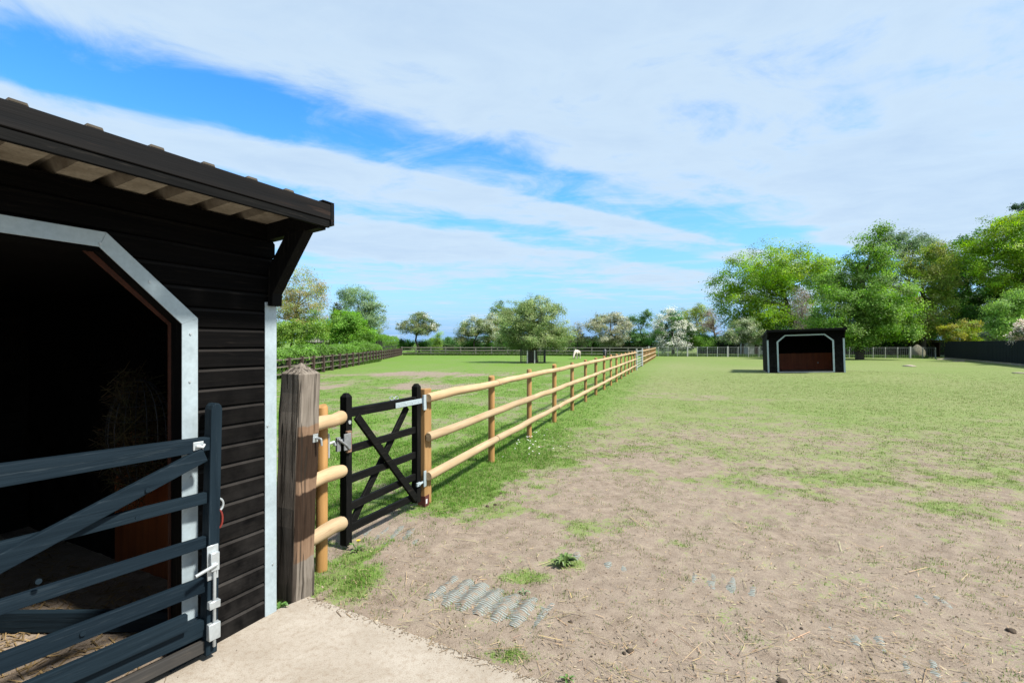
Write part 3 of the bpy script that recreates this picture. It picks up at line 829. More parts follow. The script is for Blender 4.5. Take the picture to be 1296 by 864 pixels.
# ------------------------------------------------------------------ trees
LEAFK = 2.75
def tube_limbs(mb, base, targets, r0, nl=None, bend=.25, rng=R):
    """trunk and limbs: from a spine to each target"""
    for T in targets:
        a = Vector(base) if not isinstance(base, list) else base[int(rng.integers(len(base)))]
        T = Vector(T); mid = a.lerp(T, .5) + Vector((rng.normal(0, bend), rng.normal(0, bend), abs(rng.normal(0, bend)) * .6)) * (T - a).length * .35
        pts = [a, a.lerp(mid, .55), mid, mid.lerp(T, .55), T]
        mb.tube(pts, [r0, r0 * .8, r0 * .55, r0 * .35, r0 * .12], 6, False)

def make_tree(name, label, cat, px, Y, lobes, col, trunk=True, nclump=160, per=70, leaf=.2, cr=.6, blossom=0, bcol=(.55, .53, .45), dark=.55, bark=None, tr=.16, group=None, seed=1, sparse=1.0, lean=0, crown='crown', basez=None, shell=2.4, twigs=0, hue=.06, trunkpx=None):
    """lobes: list of (px, py, rx, ry) read as metres at distance Y around the trunk base px"""
    g = np.random.default_rng(seed)
    X = (px - 648) / F * Y
    zb = float(terrain(X, Y)) if basez is None else basez
    root = thing(name, label, cat, (X, Y, zb), 0, group)
    k = Y / F
    L = [((lx - px) * k, EYE - (ly - HY) * k - zb, rx * k, rz * k) for lx, ly, rx, rz in lobes]
    wts = np.array([rx * rx * rz for _, _, rx, rz in L]); wts = wts ** .75; wts /= wts.sum()
    cen, nrm = [], []
    ids = g.choice(len(L), nclump, p=wts)
    kids = []
    for cx, cz, rx, rz in L:
        dd = g.normal(size=(9, 3)); dd /= np.linalg.norm(dd, axis=1, keepdims=True)
        kids.append([(e_, g.uniform(.30, .52)) for e_ in dd])
    for i in ids:
        cx, cz, rx, rz = L[i]
        d = g.normal(size=3); d /= np.linalg.norm(d)
        if g.random() < .78:
            e_, kr = kids[i][int(g.integers(9))]
            q_ = e_ * .72 + d * kr * 1.12 * g.random() ** (1 / shell)
            r = 1.0
        else:
            q_ = d; r = g.random() ** (1 / shell) * .9
        p = np.array([cx + q_[0] * rx * r, q_[1] * min(rx, 1.2 * rz + .5) * r, cz + q_[2] * rz * r])
        d = d * .7 + q_ * .5
        p[2] = max(p[2], .25)
        cen.append(p); nrm.append(d)
    cen, nrm = np.array(cen), np.array(nrm)
    keep = int(per * sparse * 2.0); leaf *= .95
    n = nclump * keep
    ci = np.repeat(np.arange(nclump), keep)
    crs = cr * g.uniform(.6, 1.25, nclump)
    P = cen[ci] + g.normal(size=(n, 3)) * crs[ci][:, None] * np.array([.55, .55, .36])
    P[:, 2] = np.maximum(P[:, 2], .05)
    # leaf orientation: outwards and upwards with scatter
    N = nrm[ci] * .8 + np.array([0, 0, .5]) + g.normal(size=(n, 3)) * .5
    N /= np.linalg.norm(N, axis=1, keepdims=True)
    T = np.cross(N, g.normal(size=(n, 3))); T /= np.linalg.norm(T, axis=1, keepdims=True)
    B = np.cross(N, T)
    s = leaf * g.uniform(.6, 1.3, n)[:, None]
    V = np.stack([P - T * s * .5, P + B * s * .28, P + T * s * .5, P - B * s * .28], 1)
    cc = np.array(col)[None] if np.ndim(col) == 1 else np.array(col)
    ccl = cc[g.integers(len(cc), size=nclump)]
    bright = g.uniform(dark, 1.25, nclump)[:, None]
    C = (ccl * bright)[ci] * g.uniform(.82, 1.18, (n, 1)) * (1 + g.normal(0, hue, (n, 3)) * np.array([1, .5, .6]))
    if blossom:
        fl = g.random(nclump) < blossom
        on = fl[ci] & (g.random(n) < .8)
        C[on] = np.array(bcol) * g.uniform(.6, 1.15, (on.sum(), 1))
    quads_mesh(crown, V, LEAF, np.clip(C * LEAFK, .002, .85), root)
    if trunk:
        mb = MB()
        top = max(z + rz * .35 for _, z, _, rz in L); cz = np.average([z for _, z, _, _ in L], weights=wts); cx = np.average([x for x, _, _, _ in L], weights=wts)
        xt, zt, _, rt = max(L, key=lambda q: q[1] + q[3]); top = zt
        hfork = max(.5, min(cz * .55, top * .4))
        spine = [Vector((0, 0, -.3)), Vector((lean * .3, 0, hfork * .5)), Vector((lean, 0, hfork)), Vector((cx * .6 + lean * .4, 0, (hfork + top) * .5)), Vector((xt, 0, top))]
        mb.tube(spine, [tr * 1.25, tr, tr * .9, tr * .55, tr * .12], 9)
        nl = int(14 + twigs)
        pick = g.choice(nclump, min(nl, nclump), replace=False)
        for i in pick:
            T_ = Vector(cen[i]); u = min(.95, max(.0, (T_.z - hfork) / max(.1, top - hfork) * .7))
            st = spine[2].lerp(spine[3], min(1, u * 2)) if u < .5 else spine[3].lerp(spine[4], (u - .5) * 2 * .6)
            tube_limbs(mb, st, [T_], tr * .38 * (1.05 - u), rng=g)
        mb.build('trunk', bark or BARK, root, smooth=True)
    return root

YG = [(.086, .145, .012), (.070, .130, .012), (.105, .152, .018)]
BG = [(.070, .128, .020), (.055, .106, .016), (.094, .152, .034)]
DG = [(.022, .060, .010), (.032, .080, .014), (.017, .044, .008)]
GG = [(.085, .125, .062), (.075, .115, .055), (.105, .145, .075)]
HG = [(.060, .085, .030), (.080, .100, .045), (.10, .105, .05)]
BR = [(.080, .112, .020), (.066, .108, .016), (.098, .112, .028)]
SP = [(.125, .12, .045), (.135, .11, .055), (.10, .13, .035)]

# left side, behind the hedge
make_tree('spring_tree', 'tall thinly leaved yellow-brown tree behind the clipped hedge', 'tree', 378, 66, [(380, 368, 34, 28), (352, 380, 26, 34), (395, 392, 26, 28), (372, 402, 40, 26)], SP, nclump=330, per=30, leaf=.19, cr=.75, bark=PALEBARK, tr=.3, seed=11, twigs=70, shell=1.8)
make_tree('poplar_tree', 'broad grey-green tree standing highest above the end of the hedge', 'tree', 456, 76, [(452, 378, 22, 22), (448, 400, 30, 24), (466, 405, 20, 34), (455, 420, 30, 20)], GG, nclump=330, per=60, leaf=.21, cr=.8, tr=.3, seed=12)
make_tree('conifer_tree', 'small narrow dark conifer between the yellow and grey-green trees', 'tree', 426, 68, [(426, 390, 4, 9), (425, 402, 7, 10), (425, 418, 8, 14)], [(.02, .035, .012), (.035, .04, .015)], nclump=60, per=50, leaf=.2, cr=.5, tr=.15, seed=13)
make_tree('maple_tree', 'bright green bushy tree rising from the middle of the hedge', 'tree', 440, 52, [(432, 408, 24, 14), (445, 420, 26, 18), (420, 424, 22, 16), (458, 428, 16, 14)], [(.066, .135, .018), (.055, .118, .016), (.085, .150, .026)], nclump=240, per=70, leaf=.17, cr=.6, tr=.16, seed=14, dark=.4)
make_tree('lime_shrub', 'yellow-green shrubby tree beside the shelter trim above the hedge', 'tree', 368, 46, [(360, 414, 16, 16), (380, 420, 22, 16), (400, 412, 12, 16), (350, 425, 12, 14)], [(.090, .135, .026), (.075, .125, .024)], nclump=170, per=60, leaf=.16, cr=.55, tr=.12, seed=15, sparse=.8)

def hedge(label, pts, w, h, seed, col, dens=900, mounds=.12):
    g = np.random.default_rng(seed)
    pts = [Vector((x, y, 0)) for x, y in pts]
    root = thing('hedge', label, 'hedge', (pts[0].x, pts[0].y, 0)); O = np.array(pts[0])
    Q, Nn = [], []
    core = MB()
    for a, b in zip(pts, pts[1:]):
        d = (b - a); Ls = d.length; d = np.array(d.normalized()); s = np.array([d[1], -d[0], 0])
        n = int(Ls * dens)
        u = g.random(n) * Ls
        th = g.uniform(-.15 * math.pi, 1.15 * math.pi, n)
        cx, cz = np.cos(th), np.sin(th)
        ex = np.sign(cx) * np.abs(cx) ** .5; ez = np.sign(cz) * np.abs(cz) ** .5
        base = np.array(a)[None] + d[None] * u[:, None]
        hh = h * (1 - mounds + 2 * mounds * vnoise(base[:, 0] * .3 + base[:, 1] * .33, base[:, 1] * 0 + seed, seed))
        r = 1 + g.normal(0, .07, n)
        P = base + s[None] * (ex * w / 2 * r)[:, None]
        P[:, 2] = np.clip(hh * (.5 + .5 * ez * r), .05, None)
        Q.append(P - O); Nn.append(s[None] * cx[:, None] + np.array([0, 0, 1])[None] * cz[:, None])
        core.bar(Vector(a) - Vector(O) + Vector((0, 0, h * .42)), Vector(b) - Vector(O) + Vector((0, 0, h * .42)), w * .7, h * .72)
    P, N = np.concatenate(Q), np.concatenate(Nn); n = len(P)
    N = N + g.normal(size=(n, 3)) * .6; N /= np.linalg.norm(N, axis=1, keepdims=True)
    T = np.cross(N, g.normal(size=(n, 3))); T /= np.linalg.norm(T, axis=1, keepdims=True); B = np.cross(N, T)
    sz = .13 * g.uniform(.6, 1.4, n)[:, None]
    V = np.stack([P - T * sz * .5, P + B * sz * .3, P + T * sz * .5, P - B * sz * .3], 1)
    cl = fbm(P[:, 0] * 1.2 + 40, P[:, 1] * 1.2 + P[:, 2] * 2, 3, seed)
    C = 2.1 * np.array(col)[None] * (.45 + 1.1 * cl)[:, None] * g.uniform(.65, 1.35, (n, 1))
    quads_mesh('foliage', V, LEAF, C, root)
    core.build('solid_core', plain('hedge_core', (.02, .03, .012), .9, .4, 6), root)  # added solid dark block, stops light leaking through the leaves
hedge('low clipped green hedge along the side of the horse field', [(-10.4, 0), (-11.0, 15), (-11.75, 28.3), (-12.45, 37), (-14.3, 51)], 1.5, 1.55, 3, (.062, .118, .022), 760, .20)
hedge('rough dark overgrown hedge behind the wire fence under the big trees', [(27, 71), (40, 68), (62, 60)], 3.0, 2.7, 9, (.026, .062, .012), 420, .30)
hedge('ragged dark hedgerow behind the far rail fence under the grey hawthorns', [(1.5, 78), (12, 76), (21, 72)], 2.2, 2.3, 11, (.026, .06, .014), 420, .45)
hedge('mid green ragged hedgerow on the far bank beyond the corner hawthorn', [(-16, 88), (-6, 86), (1, 81)], 2.2, 1.9, 12, (.042, .085, .022), 360, .45)
hedge('tall clipped block of hedge at the far corner of the horse field', [(-14.9, 53), (-16.6, 68)], 1.8, 2.5, 5, (.06, .12, .02), 600, .05)

# beyond the far fence
make_tree('hawthorn_tree', 'small leaning hawthorn with flat open crown at the field corner', 'tree', 531, 74, [(530, 405, 18, 9), (513, 413, 13, 8), (545, 415, 14, 9), (528, 416, 20, 8)], HG, nclump=170, per=44, leaf=.17, cr=.5, tr=.16, seed=21, lean=-.6, twigs=14, blossom=.12)
make_tree('bush', 'dark green bush under the leaning hawthorn', 'bush', 520, 76, [(512, 436, 12, 9), (536, 437, 10, 7)], DG, trunk=False, nclump=70, per=60, leaf=.18, cr=.5, seed=22)
make_tree('bush', 'bright green sapling close beside the leaning hawthorn', 'bush', 553, 78, [(552, 428, 8, 10), (555, 436, 8, 7)], [(.09, .14, .03)], trunk=False, nclump=45, per=50, leaf=.16, cr=.45, seed=23)
make_tree('bush', 'low dark bush on the green bank left of the pale hawthorn', 'bush', 575, 95, [(572, 432, 8, 6), (585, 434, 9, 4)], [(.045, .09, .03)], trunk=False, nclump=45, per=50, leaf=.2, cr=.5, seed=24)
tag(bpy.data.objects['bush.002'], 'low dark bush on the green bank in the gap between two hawthorns')
make_tree('hawthorn_tree', 'grey-green hawthorn dusted with pale blossom behind the fence, near the caged tree', 'tree', 600, 72, [(598, 414, 18, 13), (618, 410, 16, 13), (585, 424, 12, 10), (622, 425, 15, 12)], HG, nclump=260, per=50, leaf=.17, cr=.55, tr=.15, seed=25, blossom=.35, bcol=(.22, .235, .18), twigs=14)
make_tree('ash_tree', 'tall loose green tree rising just behind the caged tree', 'tree', 637, 80, [(636, 388, 12, 11), (648, 400, 16, 14), (628, 400, 12, 12), (645, 420, 20, 16)], [(.075, .11, .04), (.06, .095, .035)], nclump=190, per=48, leaf=.19, cr=.55, tr=.18, seed=26, twigs=16)
make_tree('willow_tree', 'dense rounded grey-green willow growing out of a metal cage in the field', 'tree', 674, 41.8, [(675, 402, 32, 26), (652, 410, 26, 26), (699, 410, 25, 26), (675, 422, 47, 20), (676, 390, 24, 15), (645, 428, 20, 14), (704, 428, 20, 14), (672, 434, 30, 9)], [(.098, .125, .050), (.082, .115, .042), (.120, .145, .068)], nclump=520, per=62, leaf=.115, cr=.42, tr=.42, seed=27, dark=.6, twigs=10, shell=2.8)
make_tree('thorn_tree', 'thin airy thorn tree in the gap next to the caged willow', 'tree', 731, 70, [(731, 418, 9, 9), (724, 430, 9, 9), (738, 430, 9, 8)], [(.07, .085, .04), (.10, .09, .06)], nclump=80, per=26, leaf=.16, cr=.5, tr=.09, seed=28, twigs=20)
make_tree('hawthorn_tree', 'pale grey blossoming hawthorn with layered crown beyond the pale pony', 'tree', 776, 70, [(772, 402, 18, 9), (755, 414, 16, 11), (785, 414, 15, 12), (770, 425, 26, 12)], [(.11, .115, .065), (.085, .10, .05)], nclump=270, per=44, leaf=.17, cr=.5, tr=.15, seed=29, blossom=.45, bcol=(.21, .21, .165), twigs=16)
make_tree('elm_tree', 'slim dark green tree with sky showing through, beside the white blossom', 'tree', 811, 72, [(803, 407, 10, 10), (818, 404, 9, 11), (806, 424, 14, 14), (820, 428, 9, 10)], [(.040, .085, .025), (.055, .10, .035)], nclump=150, per=36, leaf=.18, cr=.5, tr=.14, seed=30, twigs=22)
make_tree('hawthorn_tree', 'round dark hawthorn heaped with white blossom at the fence end', 'tree', 852, 66, [(846, 413, 22, 18), (860, 420, 19, 18), (838, 428, 18, 15), (848, 400, 14, 9), (852, 434, 24, 10)], DG, nclump=300, per=60, leaf=.17, cr=.5, tr=.2, seed=31, blossom=.58, bcol=(.36, .355, .31), dark=.5)
make_tree('oak_tree', 'young yellow-green tree behind the white blossomed hawthorn', 'tree', 885, 88, [(880, 395, 18, 10), (868, 405, 12, 10), (893, 405, 12, 12), (880, 415, 18, 10)], [(.10, .135, .025), (.12, .13, .05)], nclump=170, per=38, leaf=.2, cr=.6, tr=.18, seed=32, twigs=12)
make_tree('bare_tree', 'nearly bare twiggy tree against the sky between green trees', 'tree', 906, 78, [(903, 402, 11, 14), (893, 412, 9, 9), (908, 415, 6, 10)], [(.10, .08, .065)], nclump=120, per=9, leaf=.16, cr=.6, bark=PALEBARK, tr=.2, seed=33, twigs=90)
make_tree('bush', 'fresh green bush in front of the bare tree by the wire fence', 'bush', 885, 66, [(878, 432, 12, 8), (895, 435, 11, 7), (868, 436, 9, 7)], [(.07, .13, .02), (.05, .10, .015)], trunk=False, nclump=110, per=60, leaf=.16, cr=.5, seed=34)
make_tree('hawthorn_tree', 'pale flowering hawthorn just behind the wire fence near the lone shelter', 'tree', 940, 62, [(938, 415, 20, 14), (952, 425, 16, 14), (926, 428, 12, 10)], [(.06, .095, .035), (.09, .11, .055)], nclump=200, per=50, leaf=.16, cr=.5, tr=.14, seed=35, blossom=.28, bcol=(.21, .22, .17), twigs=14)
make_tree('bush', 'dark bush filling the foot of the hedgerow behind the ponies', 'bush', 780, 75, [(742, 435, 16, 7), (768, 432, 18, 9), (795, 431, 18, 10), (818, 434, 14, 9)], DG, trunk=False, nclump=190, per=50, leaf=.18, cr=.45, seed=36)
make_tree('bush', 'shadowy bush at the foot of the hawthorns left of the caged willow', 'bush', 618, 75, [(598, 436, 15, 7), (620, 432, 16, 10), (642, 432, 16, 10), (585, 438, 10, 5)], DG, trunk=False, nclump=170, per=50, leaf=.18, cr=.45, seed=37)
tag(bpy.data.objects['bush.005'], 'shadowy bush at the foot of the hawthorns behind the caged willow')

make_tree('bush', 'mid green bush in the gap between the caged willow and the thin thorn tree', 'bush', 712, 74, [(706, 433, 14, 9), (722, 435, 12, 7), (734, 436, 10, 6)], [(.045, .09, .022)], trunk=False, nclump=120, per=50, leaf=.17, cr=.45, seed=38)
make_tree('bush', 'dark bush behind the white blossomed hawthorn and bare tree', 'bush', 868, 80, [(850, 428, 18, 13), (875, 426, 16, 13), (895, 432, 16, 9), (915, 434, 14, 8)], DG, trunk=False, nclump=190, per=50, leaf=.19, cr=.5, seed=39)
# big trees to the right
make_tree('maple_tree', 'large spreading yellow-green tree behind the lone shelter', 'tree', 1003, 66, [(985, 333, 50, 33), (948, 360, 46, 34), (1012, 352, 40, 40), (936, 388, 30, 30), (985, 392, 52, 32), (960, 415, 38, 20), (1012, 418, 32, 24), (1046, 352, 26, 28)], YG, nclump=800, per=54, leaf=.23, cr=.9, tr=.42, seed=41, dark=.5, twigs=40, shell=2.3)
make_tree('twiggy_shrub', 'grey leafless twiggy shrub between the two great green trees', 'shrub', 1016, 56, [(1014, 385, 14, 22), (1018, 405, 12, 14)], [(.12, .105, .09), (.09, .08, .065)], nclump=120, per=16, leaf=.14, cr=.6, bark=PALEBARK, tr=.12, seed=42, twigs=60)
make_tree('sycamore_tree', 'tall fresh green pyramid tree standing on the paddock side of the wire fence', 'tree', 1088, 49.9, [(1108, 302, 18, 18), (1100, 330, 32, 26), (1085, 362, 48, 30), (1110, 370, 42, 34), (1072, 392, 50, 30), (1114, 402, 46, 30), (1058, 418, 36, 22), (1098, 424, 46, 18), (1130, 418, 28, 18)], BG, nclump=860, per=60, leaf=.19, cr=.7, tr=.34, seed=43, dark=.42, twigs=10, shell=2.6)
make_tree('maple_tree', 'broad bronze-green tree to the shaded side of the fresh green pyramid tree', 'tree', 1168, 60, [(1165, 330, 30, 26), (1185, 350, 28, 34), (1160, 375, 36, 30), (1180, 398, 36, 28), (1150, 405, 30, 28), (1165, 422, 34, 14)], BR, nclump=440, per=54, leaf=.2, cr=.75, tr=.32, seed=44, dark=.42)
tag(bpy.data.objects['maple_tree.002'], 'broad bronze-green tree beside the fresh green pyramid tree')
make_tree('chestnut_tree', 'deep green dense chestnut behind the brown sheds', 'tree', 1222, 64, [(1220, 325, 36, 28), (1200, 360, 36, 34), (1245, 365, 40, 38), (1215, 400, 40, 28), (1250, 405, 36, 22)], DG, nclump=560, per=56, leaf=.25, cr=.8, tr=.4, seed=45, dark=.45)
make_tree('lime_tree', 'towering yellow-green tree beyond the dark boarded fence', 'tree', 1290, 56, [(1270, 300, 44, 30), (1300, 305, 44, 40), (1250, 325, 30, 24), (1290, 345, 46, 26), (1330, 330, 44, 50), (1320, 390, 50, 40)], YG, nclump=640, per=52, leaf=.21, cr=.75, tr=.36, seed=46, dark=.45, twigs=26, shell=2.0)
make_tree('ash_tree', 'far blue-green treetop showing above the bronze tree', 'tree', 1150, 84, [(1130, 306, 20, 14), (1158, 305, 20, 14), (1180, 312, 16, 14), (1150, 340, 40, 34)], [(.06, .09, .045), (.05, .08, .04)], nclump=300, per=44, leaf=.26, cr=.8, tr=.3, seed=47, twigs=16)
make_tree('pine_tree', 'dark pine top poking up highest behind the yellow-green tree', 'tree', 1296, 74, [(1293, 262, 8, 6), (1306, 262, 14, 12), (1300, 285, 22, 20), (1305, 320, 26, 30)], [(.022, .045, .022), (.03, .05, .03)], nclump=160, per=50, leaf=.26, cr=.6, tr=.3, seed=48)
make_tree('hazel_tree', 'light green small tree leaning over the dark boarded fence', 'tree', 1282, 43, [(1275, 392, 20, 18), (1296, 385, 20, 22), (1268, 412, 16, 14), (1290, 415, 20, 16)], [(.075, .13, .03), (.09, .145, .035)], nclump=220, per=55, leaf=.15, cr=.5, tr=.12, seed=49)
make_tree('shrub', 'golden bronze shrub spreading over the end of the dark boarded fence', 'shrub', 1222, 53, [(1205, 420, 16, 8), (1225, 416, 20, 9), (1240, 424, 14, 8), (1215, 428, 20, 8)], [(.115, .130, .02), (.115, .108, .025), (.085, .13, .02)], nclump=170, per=55, leaf=.15, cr=.42, tr=.1, seed=50)
make_tree('shrub', 'blue-grey shrub above the dark boarded fence', 'shrub', 1262, 46, [(1262, 414, 11, 11), (1258, 424, 12, 8)], [(.085, .11, .075)], nclump=90, per=60, leaf=.13, cr=.36, tr=.08, seed=51)
make_tree('shrub', 'pinkish white blossoming shrub over the dark boarded fence at the picture edge', 'shrub', 1294, 37, [(1290, 420, 10, 12), (1304, 414, 12, 14), (1300, 432, 14, 10)], [(.06, .09, .03)], nclump=130, per=60, leaf=.12, cr=.32, tr=.08, seed=52, blossom=.75, bcol=(.33, .27, .245))
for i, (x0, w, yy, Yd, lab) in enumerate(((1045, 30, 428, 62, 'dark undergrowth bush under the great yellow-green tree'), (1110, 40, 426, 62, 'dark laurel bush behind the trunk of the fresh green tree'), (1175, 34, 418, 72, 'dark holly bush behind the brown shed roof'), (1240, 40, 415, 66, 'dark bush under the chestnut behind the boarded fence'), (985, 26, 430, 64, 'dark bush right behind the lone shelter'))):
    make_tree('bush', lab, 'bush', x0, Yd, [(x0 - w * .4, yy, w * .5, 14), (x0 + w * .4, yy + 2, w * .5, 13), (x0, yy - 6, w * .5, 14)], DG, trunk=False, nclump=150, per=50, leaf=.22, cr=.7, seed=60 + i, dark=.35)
# distant hedgerow trees closing the gaps
for i, (x0, w, top, lab) in enumerate(((560, 20, 431, 'far hedge tree on the skyline behind the green bank'), (712, 18, 427, 'far hedge tree on the skyline in the gap beside the caged willow'), (590, 24, 432, 'far hedge trees clump seen under the pale hawthorn'), (760, 34, 430, 'far hedge tree seen through the stems of the grey hawthorn'), (925, 24, 428, 'far hedge tree on the skyline behind the wire fence'))):
    make_tree('hedgerow_tree', lab, 'tree', x0, 140, [(x0 - w * .5, top + 3, w * .5, 5), (x0 + w * .4, top + 2, w * .5, 5), (x0, top + 5, w, 4)], [(.05, .085, .04)], nclump=110, per=36, leaf=.4, cr=1.0, tr=.2, seed=70 + i)

# ------------------------------------------------------------------ cage round the willow
cg_ = thing('tree_guard', 'square metal rail cage round the willow trunk', 'tree guard', (1.75, 41.4, 0))
for sx, sy in ((-1, -1), (1, -1), (1, 1), (-1, 1)):
    m = MB(); m.box(sx * 1.0 - .035, sx * 1.0 + .035, sy * .9 - .035, sy * .9 + .035, -.1, 1.22); m.build('post', IRON, cg_)
for xx in (-.48, .12):
    m = MB(); m.box(xx - .05, xx + .05, -.96, -.90, -.1, 1.08); m.build('post', PALEPOST, cg_)
def cage_panel(a, b):
    m = MB()
    for z in (.12, .3, .48, .66, .84): m.bar(Vector(a) + Vector((0, 0, z)), Vector(b) + Vector((0, 0, z)), .02, .022)
    for t in np.linspace(0, 1, 15): 
        p = Vector(a).lerp(Vector(b), t); m.bar(p + Vector((0, 0, .05)), p + Vector((0, 0, 1.1)), .018, .018, (0, 1, 0) if abs(a[1] - b[1]) > 1 else (1, 0, 0))
    m.build('mesh_panel', IRON, cg_)
cage_panel((-1, -.87, 0), (1, -.87, 0)); cage_panel((-1, .87, 0), (1, .87, 0)); cage_panel((-.97, -.87, 0), (-.97, .87, 0)); cage_panel((.97, -.87, 0), (.97, .87, 0))

# ------------------------------------------------------------------ ponies
def skin_body(name, V, E, rad, root, mat):
    me = bpy.data.meshes.new(name); me.from_pydata(V, E, []); me.update()
    o = bpy.data.objects.new(name, me); COL.objects.link(o)
    sk = o.modifiers.new('s', 'SKIN')
    for i, r in enumerate(rad):
        me.skin_vertices[0].data[i].radius = r if isinstance(r, tuple) else (r, r)
    me.skin_vertices[0].data[0].use_root = True
    ss = o.modifiers.new('u', 'SUBSURF'); ss.levels = 2; ss.render_levels = 2
    dg = bpy.context.evaluated_depsgraph_get()
    nm = bpy.data.meshes.new_from_object(o.evaluated_get(dg)); nm.name = name
    bpy.data.objects.remove(o); 
    nm.materials.clear(); nm.materials.append(mat)
    nm.polygons.foreach_set('use_smooth', [True] * len(nm.polygons))
    b = bpy.data.objects.new(name, nm); COL.objects.link(b); b.parent = root
    return b
def pony(label, loc, rz, mat, mane, grazing):
    root = thing('pony', label, 'pony', loc, rz)
    V = [(.42, 0, .80), (.1, 0, .76), (-.22, 0, .76), (-.46, 0, .82)]
    rad = [.225, .255, .25, .21]
    E = [(0, 1), (1, 2), (2, 3)]
    neck = [(-.66, 0, .74), (-.86, 0, .48), (-.96, 0, .34), (-1.04, 0, .20), (-1.08, 0, .07)] if grazing else [(-.62, 0, 1.0), (-.78, 0, 1.2), (-.86, 0, 1.27), (-1.02, 0, 1.16), (-1.14, 0, 1.06)]
    nr = [.14, .11, .095, .08, .06]
    last = 3
    for p, r in zip(neck, nr): V.append(p); rad.append(r); E.append((last, len(V) - 1)); last = len(V) - 1
    for s in (-1, 1):
        for start, chain in ((3, [(-.44, .13 * s, .58, .095), (-.42, .13 * s, .34, .052), (-.44, .13 * s, .12, .040), (-.47, .13 * s, .02, .050)]),
                             (0, [(.44, .14 * s, .60, .125), (.36, .14 * s, .48, .09), (.50, .14 * s, .32, .055), (.47, .14 * s, .11, .042), (.44, .14 * s, .02, .052)])):
            last = start
            for x, y, z, r in chain: V.append((x, y, z)); rad.append(r); E.append((last, len(V) - 1)); last = len(V) - 1
    skin_body('body', V, E, rad, root, mat)
    m = MB(); m.tube([(.60, 0, .86), (.70, 0, .72), (.72, .01, .5), (.69, .02, .28), (.68, .02, .2)], [.035, .06, .075, .06, .01], 8); m.build('tail', mane, root, smooth=True)
    m = MB(); pts = [(-.42, 0, 1.0)] + [(p[0] + (.06 if grazing else .11), 0, p[2] + (.12 if grazing else .03)) for p in neck[:3]]
    m.tube(pts, [.03, .06, .055, .03], 8); m.build('mane', mane, root, smooth=True)
    m = MB()
    h = Vector(neck[2])
    for s in (-1, 1): m.tube([h + Vector((.03, .05 * s, .04)), h + Vector((.05, .075 * s, .15))], [.03, .004], 6)
    m.build('ear', mat, root)
CREAM = plain('cream_coat', (.56, .50, .43), .8, .25, 6); CREAM2 = plain('pale_mane', (.62, .58, .52), .8, .2, 12)
BAY = plain('black_coat', (.018, .016, .018), .6, .3, 6); GREYM = plain('grey_mane', (.25, .24, .24), .8, .2, 12)
pony('shaggy cream pony grazing with its head down in the far field', (6.95, 52.2, 0), math.radians(60), CREAM, CREAM2, True)
pony('small black pony with pale tail seen from behind, near the far rail fence', (10.45, 55.0, 0), math.radians(80), BAY, GREYM, True)

# ------------------------------------------------------------------ small buildings behind the fences
def shed(label, name, loc, rz, w, d, h, wall_m, roof_m, openfront=False, mono=False):
    root = thing(name, label, 'shed', loc, rz)
    m = MB()
    m.box(0, w, d - .06, d, 0, h); m.box(0, .06, .0, d - .061, 0, h); m.box(w - .06, w, .0, d - .061, 0, h)
    if not openfront: m.box(.061, w - .061, 0, .06, 0, h)
    m.build('wall', wall_m, root)
    m = MB()
    if mono: m.prism([(-.3, h + .25), (d + .2, h + .01), (d + .2, h + .07), (-.3, h + .31)], lambda y, z: (-.2, y, z), lambda y, z: (w + .2, y, z))
    else: m.prism([(-.2, h), (d / 2, h + d * .3), (d + .2, h), (d + .2, h + .06), (d / 2, h + d * .3 + .07), (-.2, h + .06)], lambda y, z: (-.15, y, z), lambda y, z: (w + .15, y, z))
    m.build('roof', roof_m, root)
    if not openfront:
        m = MB(); m.box(w * .35, w * .6, -.03, -.002, .05, min(1.95, h - .1)); m.build('door', DKFENCE, root)
        m = MB(); m.box(w * .7, w * .9, -.025, -.002, h * .45, h * .8); m.build('window', plain('shed_glass', (.05, .06, .07), .1, .1), root)
    else:
        for xx in (w * .33, w * .66):
            m = MB(); m.box(xx - .06, xx + .06, 0, .12, 0, h + .2); m.build('post', BRSH, root)
BRSH = wood('brown_shed', (.05, .028, .016), (.13, .075, .045), 'z', .8, .3, False)
GRSH = wood('grey_shed', (.16, .15, .14), (.30, .29, .27), 'z', .8, .3, False)
shed('grey boarded shed half hidden behind the hedge and green trees', 'garden_shed', (-21.5, 50, 0), .1, 2.6, 2.2, 1.75, GRSH, GRSH)
shed('low brown open fronted shed behind the wire fence under the trees', 'open_shed', (48.3, 61.5, 0), -.25, 4.6, 3.0, 1.75, BRSH, BRSH, True, True)
shed('small white walled shed behind the wire fence next to the lone shelter', 'garden_shed', (30.6, 63.5, 0), 0, 2.4, 2.2, 1.7, plain('pale_wall', (.45, .47, .48), .7, .15, 3), GRSH)
ht = thing('hay_rick', 'pale canvas covered heap beside the end of the dark boarded fence', 'heap', (47.3, 57.2, 0))
m = MB(); vs, fs_ = [], []
for j in range(7):
    t = j / 6
    for i in range(14):
        a = 2 * math.pi * i / 14; r = (.85 * (1 - t ** 2.2) + .03) * (1 + .12 * math.sin(3 * a + j) * .6)
        vs.append((r * math.cos(a), r * .8 * math.sin(a), .05 + 1.5 * t ** .8))
for j in range(6):
    for i in range(14): fs_.append((j * 14 + i, j * 14 + (i + 1) % 14, (j + 1) * 14 + (i + 1) % 14, (j + 1) * 14 + i))
fs_.append(tuple(6 * 14 + i for i in range(14)))
m.add(vs, fs_); m.build('cover', plain('canvas', (.24, .22, .15), .9, .3, 4, .3), ht, smooth=True)

